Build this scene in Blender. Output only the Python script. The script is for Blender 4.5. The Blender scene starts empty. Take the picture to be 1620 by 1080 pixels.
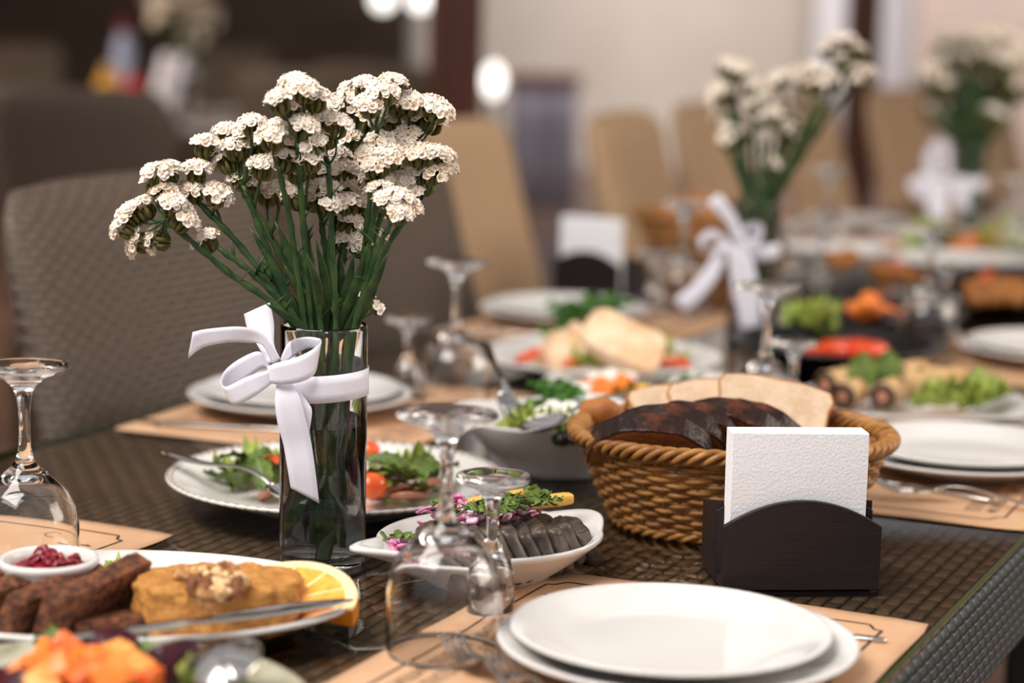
import bpy, math, random
import numpy as np
from mathutils import Vector, Matrix, noise
PI = math.pi
R = math.radians
random.seed(7)
SC = bpy.context.scene
COL = SC.collection
TOP = 0.75                       # height of the glass table top

# ------------------------------------------------------------------ camera
PITCH, ROLL, FPX, CAMH = R(8.75), R(1.2), 3345.0, TOP + 0.45
_F = Vector((0, math.cos(PITCH), -math.sin(PITCH)))
_Rt = Vector((1, 0, 0)); _Up = _Rt.cross(_F)
_c, _s = math.cos(ROLL), math.sin(ROLL)
CX = _c * _Rt + _s * _Up; CY = -_s * _Rt + _c * _Up
cam = bpy.data.cameras.new('camera'); camo = bpy.data.objects.new('camera', cam); COL.objects.link(camo)
m = Matrix((CX, CY, -_F)).transposed().to_4x4(); m.translation = (0, 0, CAMH); camo.matrix_world = m
cam.sensor_width = 36; cam.lens = FPX / 1620 * 36
cam.dof.use_dof = True; cam.dof.focus_distance = 1.71; cam.dof.aperture_fstop = 2.7; cam.clip_start = 0.05
SC.camera = camo

# ------------------------------------------------------------------ world, lights, exposure
w = bpy.data.worlds.new('sky'); SC.world = w; w.use_nodes = True
nt = w.node_tree; nt.nodes.clear()
tc = nt.nodes.new('ShaderNodeTexCoord'); sp = nt.nodes.new('ShaderNodeSeparateXYZ'); cr = nt.nodes.new('ShaderNodeValToRGB')
bg = nt.nodes.new('ShaderNodeBackground'); wo = nt.nodes.new('ShaderNodeOutputWorld')
cr.color_ramp.elements[0].position = 0.0; cr.color_ramp.elements[0].color = (0.30, 0.25, 0.21, 1)
cr.color_ramp.elements[1].position = 0.35; cr.color_ramp.elements[1].color = (0.94, 0.93, 0.97, 1)
nt.links.new(tc.outputs['Generated'], sp.inputs[0]); nt.links.new(sp.outputs['Z'], cr.inputs[0])
nt.links.new(cr.outputs[0], bg.inputs[0]); nt.links.new(bg.outputs[0], wo.inputs[0]); bg.inputs[1].default_value = 0.62

def area(name, loc, target, sx, sy, power, color):
    l = bpy.data.lights.new(name, 'AREA'); l.shape = 'RECTANGLE'; l.size = sx; l.size_y = sy; l.energy = power; l.color = color
    o = bpy.data.objects.new(name, l); COL.objects.link(o); o.location = loc
    o.rotation_euler = (Vector(target) - Vector(loc)).to_track_quat('-Z', 'Y').to_euler()
    return o
area('overhead_fill', (-1.3, 0.7, 3.2), (0.2, 2.2, 0.8), 2.0, 1.4, 125, (1.0, 0.95, 0.89))  # added soft area light overhead, for shaping and highlights in the glass
area('room_side_fill', (-4.6, 7.0, 2.7), (-2.0, 9.6, 0.8), 2.5, 1.2, 150, (1.0, 0.86, 0.7))  # added fill from the left to brighten the dark room, no source known
area('open_side_daylight', (4.2, 2.6, 2.4), (0.3, 3.6, 0.7), 3.5, 2.0, 120, (1.0, 0.88, 0.74))
area('terrace_daylight', (3.2, 12.5, 3.7), (3.8, 17, 1.0), 5.0, 1.4, 255, (1.0, 0.95, 0.90))
SC.view_settings.view_transform = 'Standard'; SC.view_settings.look = 'None'
SC.view_settings.exposure = 0.14; SC.view_settings.gamma = 1; SC.view_settings.use_curve_mapping = False
SC.cycles.use_denoising = True; SC.cycles.max_bounces = 16; SC.cycles.transmission_bounces = 12
SC.cycles.transparent_max_bounces = 16; SC.cycles.glossy_bounces = 5; SC.cycles.diffuse_bounces = 4
SC.cycles.sample_clamp_indirect = 6.0; SC.cycles.blur_glossy = 0.5

# ------------------------------------------------------------------ placing helpers
def ray(x, y):
    return _F + (x - 810) / FPX * CX - (y - 540) / FPX * CY
def at(x, y, h=0.0):             # the spot at height h over the table top that shows at that place
    d = ray(x, y); t = (TOP + h - CAMH) / d.z
    return Vector((d.x * t, d.y * t, TOP + h))
def deep(x, y, Y):               # the spot at distance Y
    d = ray(x, y); t = Y / d.y
    return Vector((d.x * t, Y, CAMH + d.z * t))
TR = R(-25)
PV = Vector((math.cos(TR), math.sin(TR), 0)); DV = Vector((-math.sin(TR), math.cos(TR), 0))
def st(s, t, h=0.0):             # table coordinates: s across, t along
    v = PV * s + DV * t; return Vector((v.x, v.y, TOP + h))

# ------------------------------------------------------------------ materials
def C(r, g, b):
    f = lambda v: (v / 255 / 12.92) if v / 255 <= 0.04045 else ((v / 255 + 0.055) / 1.055) ** 2.4
    return (f(r), f(g), f(b), 1.0)
MT = {}
def mat(name, col=(200, 200, 200), rough=0.5, col2=None, scale=30, thr=(0.35, 0.65), bump=0.0, bscale=80, metal=0, spec=0.5,
        sss=0, coat=0, trans=0, ior=1.45, emit=0, sheen=0, stretch=(1, 1, 1), detail=4):
    if name in MT: return MT[name]
    m = bpy.data.materials.new(name); m.use_nodes = True; n = m.node_tree; b = n.nodes['Principled BSDF']
    b.inputs['Base Color'].default_value = C(*col); b.inputs['Roughness'].default_value = rough; b.inputs['Metallic'].default_value = metal
    b.inputs['Specular IOR Level'].default_value = spec; b.inputs['IOR'].default_value = ior
    b.inputs['Transmission Weight'].default_value = trans; b.inputs['Coat Weight'].default_value = coat; b.inputs['Coat Roughness'].default_value = 0.05
    if sss:
        b.inputs['Subsurface Weight'].default_value = sss; b.inputs['Subsurface Radius'].default_value = (1, .6, .4); b.inputs['Subsurface Scale'].default_value = 0.004
    if sheen: b.inputs['Sheen Weight'].default_value = sheen
    if emit:
        b.inputs['Emission Color'].default_value = C(*col); b.inputs['Emission Strength'].default_value = emit
    tc = n.nodes.new('ShaderNodeTexCoord'); mp = n.nodes.new('ShaderNodeMapping'); mp.inputs['Scale'].default_value = stretch
    n.links.new(tc.outputs['Object'], mp.inputs[0])
    if col2:
        t = n.nodes.new('ShaderNodeTexNoise'); t.inputs['Scale'].default_value = scale; t.inputs['Detail'].default_value = detail
        n.links.new(mp.outputs[0], t.inputs[0])
        r = n.nodes.new('ShaderNodeValToRGB'); e = r.color_ramp.elements
        e[0].position, e[1].position = thr; e[0].color = C(*col); e[1].color = C(*col2)
        n.links.new(t.outputs['Fac'], r.inputs[0]); n.links.new(r.outputs[0], b.inputs['Base Color'])
    if bump:
        t = n.nodes.new('ShaderNodeTexNoise'); t.inputs['Scale'].default_value = bscale; t.inputs['Detail'].default_value = 4
        n.links.new(mp.outputs[0], t.inputs[0])
        u = n.nodes.new('ShaderNodeBump'); u.inputs['Strength'].default_value = 1; u.inputs['Distance'].default_value = bump
        n.links.new(t.outputs['Fac'], u.inputs['Height']); n.links.new(u.outputs[0], b.inputs['Normal'])
    MT[name] = m; return m

def weave(name, col, col2, su, sv, ax=(0, 1), rough=0.45, depth=0.002, gap=(25, 20, 17), coat=0):
    """plain weave of straps: su wide cells along axis ax[0], sv along ax[1], object coordinates"""
    m = bpy.data.materials.new(name); m.use_nodes = True; n = m.node_tree; L = n.links; b = n.nodes['Principled BSDF']
    b.inputs['Roughness'].default_value = rough; b.inputs['Coat Weight'].default_value = coat
    tc = n.nodes.new('ShaderNodeTexCoord'); sx = n.nodes.new('ShaderNodeSeparateXYZ'); L.new(tc.outputs['Object'], sx.inputs[0])
    def M(op, a, bb=None):
        k = n.nodes.new('ShaderNodeMath'); k.operation = op
        for i, v in enumerate((a, bb)):
            if v is None: continue
            if isinstance(v, (int, float)): k.inputs[i].default_value = v
            else: L.new(v, k.inputs[i])
        return k.outputs[0]
    u = M('DIVIDE', sx.outputs[ax[0]], su); v = M('DIVIDE', sx.outputs[ax[1]], sv)
    row = M('FLOOR', v); u = M('ADD', u, M('MULTIPLY', row, 0.5))
    fu = M('ABSOLUTE', M('SUBTRACT', M('FRACT', u), 0.5)); fv = M('ABSOLUTE', M('SUBTRACT', M('FRACT', v), 0.5))
    hu = M('COSINE', M('MULTIPLY', fu, PI * 0.98))
    hv = M('SUBTRACT', 1, M('POWER', M('MULTIPLY', fv, 2), 4.0))
    h = M('MULTIPLY', M('POWER', hu, 0.6), hv)
    nz = n.nodes.new('ShaderNodeTexNoise'); nz.inputs['Scale'].default_value = 60; nz.inputs['Detail'].default_value = 3
    L.new(tc.outputs['Object'], nz.inputs[0])
    cm = n.nodes.new('ShaderNodeMix'); cm.data_type = 'RGBA'; cm.inputs[6].default_value = C(*col); cm.inputs[7].default_value = C(*col2)
    L.new(nz.outputs['Fac'], cm.inputs[0])
    gr = n.nodes.new('ShaderNodeValToRGB'); gr.color_ramp.elements[0].position = 0.05; gr.color_ramp.elements[1].position = 0.4
    L.new(h, gr.inputs[0])
    gm = n.nodes.new('ShaderNodeMix'); gm.data_type = 'RGBA'; gm.inputs[6].default_value = C(*gap)
    L.new(gr.outputs[0], gm.inputs[0]); L.new(cm.outputs[2], gm.inputs[7]); L.new(gm.outputs[2], b.inputs['Base Color'])
    bp = n.nodes.new('ShaderNodeBump'); bp.inputs['Distance'].default_value = depth; L.new(h, bp.inputs['Height']); L.new(bp.outputs[0], b.inputs['Normal'])
    MT[name] = m; return m

def glassmat(name, color=(1, 1, 1, 1), ior=1.48, rough=0):
    m = bpy.data.materials.new(name); m.use_nodes = True; n = m.node_tree; n.nodes.clear()
    g = n.nodes.new('ShaderNodeBsdfGlass'); g.inputs['Color'].default_value = color; g.inputs['IOR'].default_value = ior; g.inputs['Roughness'].default_value = rough
    o = n.nodes.new('ShaderNodeOutputMaterial'); n.links.new(g.outputs[0], o.inputs[0]); MT[name] = m; return m

glassmat('clear_glass'); glassmat('water', (0.97, 0.985, 0.98, 1), 1.33)
# clear sheet glass of the table top: what is not mirrored passes straight through
m = bpy.data.materials.new('sheet_glass'); m.use_nodes = True; n = m.node_tree; n.nodes.clear()
fr = n.nodes.new('ShaderNodeFresnel'); fr.inputs[0].default_value = 1.5; tr = n.nodes.new('ShaderNodeBsdfTransparent'); tr.inputs[0].default_value = (0.93, 0.97, 0.95, 1)
gl = n.nodes.new('ShaderNodeBsdfGlossy'); gl.inputs['Roughness'].default_value = 0.012; mx = n.nodes.new('ShaderNodeMixShader'); o = n.nodes.new('ShaderNodeOutputMaterial')
n.links.new(fr.outputs[0], mx.inputs[0]); n.links.new(tr.outputs[0], mx.inputs[1]); n.links.new(gl.outputs[0], mx.inputs[2]); n.links.new(mx.outputs[0], o.inputs[0])
MT['sheet_glass'] = m
mat('glass_edge', (58, 92, 48), 0.15)
CER = mat('white_ceramic', (218, 214, 210), 0.10, spec=0.6)
mat('black_ceramic', (28, 28, 30), 0.35)
mat('stoneware', (176, 172, 150), 0.3, (120, 112, 88), 40, (0.45, 0.75))
mat('steel', (200, 196, 190), 0.16, metal=1)
mat('kraft', (206, 165, 130), 0.75, (196, 152, 116), 12, bump=0.0003, bscale=60)
mat('print_ink', (62, 42, 30), 0.8)
mat('dark_wood', (34, 24, 26), 0.42, (24, 16, 18), 30, stretch=(1, 8, 30), bump=0.0002, bscale=60)
mat('napkin', (238, 238, 242), 0.85, bump=0.0006, bscale=420)
mat('ribbon', (230, 228, 240), 0.38, bump=0.00008, bscale=900, sheen=0.3)
mat('stem_green', (26, 56, 30), 0.45, (60, 86, 38), 70, bump=0.0005, bscale=250)
mat('calyx_green', (72, 84, 30), 0.6, (104, 92, 44), 160)
mat('petal', (252, 243, 230), 0.8, (248, 222, 196), 70, (0.48, 0.75))
mat('wicker_cane', (184, 130, 70), 0.42, (136, 90, 44), 60, bump=0.0003, bscale=300)
mat('chair_leg', (58, 44, 36), 0.5)
weave('table_wicker', (152, 114, 84), (104, 78, 60), 0.030, 0.0135, (1, 0), 0.40, 0.006, (66, 49, 38))
weave('table_shaded_wicker', (64, 72, 72), (40, 50, 56), 0.021, 0.0105, (1, 2), 0.5, 0.004, (16, 18, 16))  # the table's wicker with the shade of its side put into the colour
weave('tan_wicker', (202, 170, 136), (184, 150, 116), 0.030, 0.010, (1, 2), 0.55, 0.003, (124, 92, 64))
weave('dark_shaded_wicker', (104, 88, 76), (80, 68, 58), 0.034, 0.0095, (1, 2), 0.5, 0.003, (46, 38, 34))  # same wicker as the tan chairs, with shade put into its colour

# ------------------------------------------------------------------ mesh builder
class MB:
    def __init__(s): s.V = []; s.F = []; s.MI = []
    def add(s, V, F, mi=0, M=None):
        o = len(s.V)
        V = [Vector(v) for v in V]
        if M is not None: V = [M @ v for v in V]
        s.V += V; s.F += [tuple(i + o for i in f) for f in F]; s.MI += [mi] * len(F) if isinstance(mi, int) else mi
        return s
    def box(s, c, d, mi=0, M=None):
        x, y, z = [k / 2 for k in d]; c = Vector(c)
        V = [c + Vector((a * x, b * y, e * z)) for e in (-1, 1) for b in (-1, 1) for a in (-1, 1)]
        return s.add(V, [(0, 2, 3, 1), (4, 5, 7, 6), (0, 1, 5, 4), (2, 6, 7, 3), (0, 4, 6, 2), (1, 3, 7, 5)], mi, M)
    def rings(s, rings, closed=True, cap=True, loop=False, mi=0, M=None):
        k = len(rings[0]); V = [v for r in rings for v in r]; F = []; n = len(rings)
        for i in range(n if loop else n - 1):
            a, b = i * k, ((i + 1) % n) * k
            for j in range(k if closed else k - 1):
                q = (j + 1) % k; F.append((a + j, a + q, b + q, b + j))
        if cap and closed and not loop:
            F.append(tuple(range(k - 1, -1, -1))); F.append(tuple((n - 1) * k + j for j in range(k)))
        return s.add(V, F, mi, M)
    def lathe(s, prof, n=48, sx=1, sy=1, mi=0, M=None, cap=True, fn=None):
        rs = []
        for r, z in prof:
            ring = []
            for i in range(n):
                a = 2 * PI * i / n; x, y = r * math.cos(a) * sx, r * math.sin(a) * sy
                v = Vector((x, y, z)); ring.append(fn(v, a, r) if fn else v)
            rs.append(ring)
        return s.rings(rs, True, cap, False, mi, M)
    def tube(s, P, r, n=8, flat=1.0, loop=False, mi=0, M=None, ref=None):
        P = [Vector(p) for p in P]; k = len(P); rs = []; nv = None
        for i, p in enumerate(P):
            a = P[(i - 1) % k] if (loop or i > 0) else p; b = P[(i + 1) % k] if (loop or i < k - 1) else p
            t = (b - a).normalized() if (b - a).length > 1e-9 else Vector((0, 0, 1))
            if nv is None: nv = t.cross(Vector(ref) if ref else (Vector((0, 0, 1)) if abs(t.z) < 0.9 else Vector((0, 1, 0)))).normalized()
            else: nv = (nv - t * nv.dot(t)).normalized()
            bn = t.cross(nv); rr = r[i] if isinstance(r, (list, tuple)) else r
            rs.append([p + nv * (rr * math.cos(2 * PI * j / n)) + bn * (rr * flat * math.sin(2 * PI * j / n)) for j in range(n)])
        return s.rings(rs, True, not loop, loop, mi, M)
    def squad(s, r, e=(1, 1), nu=20, nv=12, amp=0, fq=60, seed=0, mi=0, M=None):
        """rounded box / pebble: superquadric with noise"""
        f = lambda v, p: math.copysign(abs(v) ** p, v); V = []; F = []
        for i in range(nv + 1):
            ph = -PI / 2 + PI * i / nv
            for j in range(nu):
                th = 2 * PI * j / nu
                v = Vector((r[0] * f(math.cos(ph), e[0]) * f(math.cos(th), e[1]), r[1] * f(math.cos(ph), e[0]) * f(math.sin(th), e[1]), r[2] * f(math.sin(ph), e[0])))
                if amp and 0 < i < nv: v += v.normalized() * amp * noise.noise(v * fq + Vector((seed * 7.3, 1, 2)))
                V.append(v)
        for i in range(nv):
            for j in range(nu):
                q = (j + 1) % nu; F.append((i * nu + j, i * nu + q, (i + 1) * nu + q, (i + 1) * nu + j))
        return s.add(V, F, mi, M)
    def prism(s, poly, z0, z1, mi=0, side=None, M=None, seg=1):
        n = len(poly); side = mi if side is None else side; V = []; F = []; mm = []
        for k in range(seg + 1):
            z = z0 + (z1 - z0) * k / seg; V += [Vector((p[0], p[1], z)) for p in poly]
        for k in range(seg):
            for j in range(n):
                q = (j + 1) % n; F.append((k * n + j, k * n + q, (k + 1) * n + q, (k + 1) * n + j)); mm.append(side)
        F.append(tuple(range(n - 1, -1, -1))); mm.append(mi); F.append(tuple(seg * n + j for j in range(n))); mm.append(mi)
        return s.add(V, F, mm, M)
    def grid(s, G, mi=0, M=None):
        k = len(G[0]); V = [v for r in G for v in r]
        return s.add(V, [(i * k + j, i * k + j + 1, (i + 1) * k + j + 1, (i + 1) * k + j) for i in range(len(G) - 1) for j in range(k - 1)], mi, M)

def tag(o, label=None, cat=None, group=None, kind=None):
    if label: o['label'] = label
    if cat: o['category'] = cat
    if group: o['group'] = group
    if kind: o['kind'] = kind
    return o
def obj(name, mb, mats, parent=None, loc=None, rz=None, smooth=True, bevel=0, solid=0, label=None, subsurf=0):
    me = bpy.data.meshes.new(name); me.from_pydata([tuple(v) for v in mb.V], [], mb.F)
    for q in (mats if isinstance(mats, (list, tuple)) else [mats]): me.materials.append(MT[q])
    me.polygons.foreach_set('material_index', mb.MI); me.polygons.foreach_set('use_smooth', [smooth] * len(mb.F)); me.update()
    o = bpy.data.objects.new(name, me); COL.objects.link(o)
    if parent: o.parent = parent
    if loc is not None: o.location = loc
    if rz is not None: o.rotation_euler = (0, 0, rz) if isinstance(rz, (int, float)) else rz
    if solid:
        k = o.modifiers.new('thickness', 'SOLIDIFY'); k.thickness = solid; k.offset = 0
    if bevel:
        k = o.modifiers.new('bevel', 'BEVEL'); k.width = bevel; k.segments = 2; k.limit_method = 'ANGLE'; k.angle_limit = R(40); k.harden_normals = False
        for p in me.polygons: p.use_smooth = False
    if subsurf:
        k = o.modifiers.new('sub', 'SUBSURF'); k.levels = subsurf; k.render_levels = subsurf
    if label: o['label'] = label
    return o
def thing(name, loc, rz, label, cat, group=None):
    o = bpy.data.objects.new(name, None); o.empty_display_size = 0.02; COL.objects.link(o); o.location = loc
    o.rotation_euler = (0, 0, rz) if isinstance(rz, (int, float)) else rz
    return tag(o, label, cat, group)
def dup(root, loc, rz, label, group=None, scale=None):
    r = root.copy(); COL.objects.link(r); r.location = loc; r.rotation_euler = (0, 0, rz) if isinstance(rz, (int, float)) else rz
    r['label'] = label
    if group: r['group'] = group
    elif 'group' in r: del r['group']
    if scale: r.scale = (scale,) * 3
    for ch in list(root.children):
        c = ch.copy(); COL.objects.link(c); c.parent = r
        for g in list(ch.children):
            d = g.copy(); COL.objects.link(d); d.parent = c
    return r
def crom(P, n=6):
    """smooth path through points"""
    P = [Vector(p) for p in P]; out = []
    Q = [P[0] * 2 - P[1]] + P + [P[-1] * 2 - P[-2]]
    for i in range(1, len(Q) - 2):
        a, b, c, d = Q[i - 1:i + 3]
        for k in range(n):
            t = k / n
            out.append(0.5 * ((2 * b) + (c - a) * t + (2 * a - 5 * b + 4 * c - d) * t * t + (3 * b - a - 3 * c + d) * t ** 3))
    out.append(P[-1]); return out
RND = random.Random(11)
def rmat(loc, rx=0, ry=0, rz=0, s=1):
    return Matrix.Translation(Vector(loc)) @ Matrix.Rotation(rz, 4, 'Z') @ Matrix.Rotation(ry, 4, 'Y') @ Matrix.Rotation(rx, 4, 'X') @ Matrix.Scale(s, 4)

# ================================================================== SETTING
mat('floor_tile', (126, 98, 84), 0.5, (104, 80, 70), 1.5)
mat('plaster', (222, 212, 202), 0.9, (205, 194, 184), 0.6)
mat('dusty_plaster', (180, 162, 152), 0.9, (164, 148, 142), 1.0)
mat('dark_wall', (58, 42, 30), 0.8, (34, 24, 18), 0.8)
mat('roof_wood', (150, 112, 82), 0.6, (122, 88, 62), 2, stretch=(8, 1, 1))
mat('post_wood', (84, 36, 14), 0.5, (64, 26, 10), 3, stretch=(6, 6, 0.6))
mat('drape', (250, 248, 252), 0.9)
def struct(name, mb, m, **k):
    o = obj(name, mb, m, smooth=False, **k); tag(o, kind='structure'); return o
struct('floor', MB().box((0, 8, -0.05), (18, 24, 0.1)), 'floor_tile')
struct('wall_back', MB().box((4.3, 17.1, 1.6), (10.2, 0.2, 3.2)), 'plaster')
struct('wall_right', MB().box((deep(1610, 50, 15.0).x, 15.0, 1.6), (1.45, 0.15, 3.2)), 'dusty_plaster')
struct('wall_left', MB().box((-5.6, 8, 1.6), (0.2, 18, 3.2)), 'dark_wall')
struct('wall_inner', MB().box((-3.2, 14.6, 1.6), (4.9, 0.2, 3.2)), 'dark_wall')
struct('ceiling', MB().box((0, 8.3, 3.28), (14, 7.4, 0.12)), 'roof_wood')
struct('ceiling', MB().box((-3.9, 13.4, 3.28), (6.2, 2.8, 0.12)), 'roof_wood')
for i, y in enumerate((-1.6, -0.4, 0.9, 2.1, 3.3)):
    struct('reflection_beam', MB().box((0, y, 3.05), (11, 0.12, 0.2)), 'post_wood')  # unseen beams added overhead so the glassware mirrors dark bars
def post(x0, x1, Y, side):
    a, b = deep(x0, 100, Y), deep(x1, 100, Y); wd = b.x - a.x
    o = struct('column', MB().box((0, 0, 1.6), (wd, wd, 3.2)), 'post_wood', bevel=0.008); o.location = ((a.x + b.x) / 2, Y + wd / 2, 0); return o
post(677, 762, 5.4, 0); post(1343, 1392, 9.0, 0)
# pleated white drapes either side of the far post
for x0, x1, Y in ((1290, 1350, 16.6), (1390, 1455, 16.6)):
    a, b = deep(x0, 60, Y).x, deep(x1, 60, Y).x; G = []
    for i in range(61):
        x = a + (b - a) * i / 60
        G.append([Vector((x, Y + 0.03 * math.sin(i * 0.9), z)) for z in (0.004, 0.8, 1.6, 2.4, 3.1)])
    o = obj('curtain', MB().grid(G), 'drape', solid=0.004)
    tag(o, 'white pleated curtain hanging ' + ('left' if x0 < 1350 else 'right') + ' of the far thin brown post', 'curtain')

# ================================================================== TABLE
t0 = thing('dining_table', (0, 0, 0), TR, 'long dark brown wicker dining table with glass top, set for a banquet', 'table')
S0, S1, T0, T1 = -1.36, -0.362, 0.55, 5.7
sc, tcn = (S0 + S1) / 2, (T0 + T1) / 2
obj('wicker_top', MB().box((sc, tcn, TOP - 0.031), (S1 - S0 - 0.012, T1 - T0, 0.05)), 'table_wicker', t0, smooth=False)
mb = MB().box((sc, tcn, TOP - 0.003), (S1 - S0, T1 - T0, 0.006)); mb.MI = [0, 0, 1, 1, 1, 1]
obj('glass_top', mb, ['sheet_glass', 'glass_edge'], t0, smooth=False)
for s_ in (S0 + 0.02, S1 - 0.02):
    mb = MB()
    mb.squad((0.02, (T1 - T0) / 2, 0.052), (0.5, 0.5), 32, 16, M=rmat((s_, tcn, TOP - 0.062)))
    obj('apron', mb, 'table_shaded_wicker', t0)
for a in (S0 + 0.06, S1 - 0.09):
    for b in (T0 + 0.08, 2.53, T1 - 0.08):
        obj('leg', MB().box((a, b, 0.32), (0.09, 0.09, 0.64)), 'table_shaded_wicker', t0, smooth=False, bevel=0.012)

# ================================================================== PLACEMATS
def placemat(s, t, rz, label, ws=0.33, wt=0.42, lift=0.0):
    o = thing('placemat', st(s, t, 0.0006), TR + rz, label, 'placemat', 'kraft paper placemats')
    G = []
    nx, ny = 24, 30
    for i in range(nx + 1):
        row = []
        for j in range(ny + 1):
            u, v = -1 + 2 * i / nx, -1 + 2 * j / ny
            cut = max(0, abs(u) + abs(v) - 1.86) * 0.5
            x, y = u * ws / 2 * (1 - cut * 0.25), v * wt / 2 * (1 - cut * 0.25)
            z = 0.0007 + 0.0022 * max(0, noise.noise(Vector((x * 9 + s * 3, y * 9 + t * 5, 0)))) + lift * max(0, abs(v) - 0.8) * 5
            row.append(Vector((x, y, z)))
        G.append(row)
    obj('paper_sheet', MB().grid(G), 'kraft', o, solid=0.0004)
    # printed frame line with notched corners
    a, b, k, lw = ws / 2 - 0.028, wt / 2 - 0.03, 0.013, 0.0011
    q = [(a - k, b), (a - k * 0.5, b - k * 0.9), (a, b - k), (a, -b + k), (a - k * 0.5, -b + k * 0.9), (a - k, -b), (-a + k, -b), (-a + k * .5, -b + k * 0.9), (-a, -b + k), (-a, b - k), (-a + k * .5, b - k * .9), (-a + k, b)]
    mb = MB()
    for i in range(len(q)):
        p0, p1 = Vector((*q[i], 0)), Vector((*q[(i + 1) % len(q)], 0)); d = (p1 - p0); n_ = Vector((-d.y, d.x, 0)).normalized() * lw; N = max(1, int(d.length / 0.012))
        for e in range(N):
            c0, c1 = p0 + d * e / N, p0 + d * (e + 1) / N
            V = [c0 - n_, c1 - n_, c1 + n_, c0 + n_]
            for v in V: v.z = 0.0013 + 0.0022 * max(0, noise.noise(Vector((v.x * 9 + s * 3, v.y * 9 + t * 5, 0)))) + lift * max(0, abs(v.y / wt * 2) - 0.8) * 5
            mb.add(V, [(0, 1, 2, 3)])
    obj('printed_border', mb, 'print_ink', o, smooth=False)
    rr = random.Random(int(s * 100 + t * 977)); mbs = [MB(), MB()]
    def zz(x, y): return 0.0014 + 0.0022 * max(0, noise.noise(Vector((x * 9 + s * 3, y * 9 + t * 5, 0))))
    for ln, (yy, hgt, st_) in enumerate(((a - 0.016, 0.010, 0.006), (a - 0.034, 0.016, 0.009), (-a + 0.016, 0.011, 0.007), (-a + 0.034, 0.014, 0.009))):
        mb = mbs[ln // 2]; x = -b + 0.03
        while x < b - 0.04:
            if rr.random() < 0.82:
                for (dx, dy, w_, h_) in ((0, 0, 0.0016, hgt), (0.002, rr.choice((-1, 0, 1)) * hgt * 0.42, 0.0035, 0.0012)):
                    p = (yy + dy, x + dx)
                    V = [(p[0] - h_ / 2, p[1] - w_ / 2), (p[0] + h_ / 2, p[1] - w_ / 2), (p[0] + h_ / 2, p[1] + w_ / 2), (p[0] - h_ / 2, p[1] + w_ / 2)]
                    mb.add([(v[0], v[1], zz(*v)) for v in V], [(0, 1, 2, 3)])
            x += st_
    mb = mbs[0]
    P_ = [(0.075 + 0.009 * math.cos(k), b - 0.022 + 0.008 * math.sin(k)) for k in np.linspace(0.9, 2 * PI - 0.9, 14)]
    for i in range(13):
        p0, p1 = Vector((*P_[i], 0)), Vector((*P_[i + 1], 0)); d = p1 - p0; n_ = Vector((-d.y, d.x, 0)).normalized() * 0.0005
        V = [p0 - n_, p1 - n_, p1 + n_, p0 + n_]
        mb.add([(v.x, v.y, zz(v.x, v.y)) for v in V], [(0, 1, 2, 3)])
    for mb in mbs: obj('printed_lettering', mb, 'print_ink', o, smooth=False)
    return o
placemat(-0.528, 1.335, R(0), 'kraft paper placemat under the sharp nearest stack of two white plates')
placemat(-0.530, 2.085, R(1), 'kraft paper placemat beside the bread basket under the second plate stack')
placemat(-0.545, 2.86, 0, 'kraft paper placemat under the blurred plate stack cut by the frame edge')
placemat(-1.178, 1.285, R(-1), 'kraft paper placemat under the tall upturned glass behind the red relish')
placemat(-1.18, 2.06, R(3), 'kraft paper placemat with a knife behind the white ribbon bow')
placemat(-1.20, 2.86, 0, 'kraft paper placemat under plates in front of the first tan chair')
placemat(-1.20, 4.5, 0, 'kraft paper placemat farthest along the table below far chairs')

# ================================================================== CERAMICS
def plate_prof(k=1.0, d=0.0):
    return [(r * k, z * k) for r, z in [(0.0005, .003), (.058, .003), (.062, 0), (.066, 0), (.068, .003), (.080, .005), (.112, .0165), (.119, .0185), (.1208, .0200), (.1200, .0214), (.1175, .0213), (.110, .0190), (.090, .0108), (.080, .0072), (.072, .0062), (.0005, .0060)]]
def plate(p, k, label, name='dinner_plate', m='white_ceramic', sx=1, sy=1, rz=0, group='white round plates stacked in pairs', cat='plate'):
    o = obj(name, MB().lathe(plate_prof(k), 72, sx, sy), m, loc=p, rz=rz); return tag(o, label, cat, group)
for (s, t), where in (((-0.494, 1.342), 'nearest stack by the napkin holder'), ((-0.475, 2.108), 'stack behind the bread basket'), ((-0.532, 2.87), 'blurred stack cut by the picture edge'),
                      ((-1.212, 2.034), 'stack behind the white ribbon bow'), ((-1.245, 2.85), 'stack below the first tan chair'), ((-1.27, 4.48), 'farthest stack below the far chairs')):
    z = 0.0035
    plate(st(s, t, z), 1.045, 'large white plate, lower of the ' + where)
    q = st(s, t, z + 0.0085); q += Vector((-0.0045, 0.006, 0)) if t < 1.5 else Vector((0.002, 0.003, 0))
    plate(q, 0.932, 'smaller white plate, upper of the ' + where)

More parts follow.
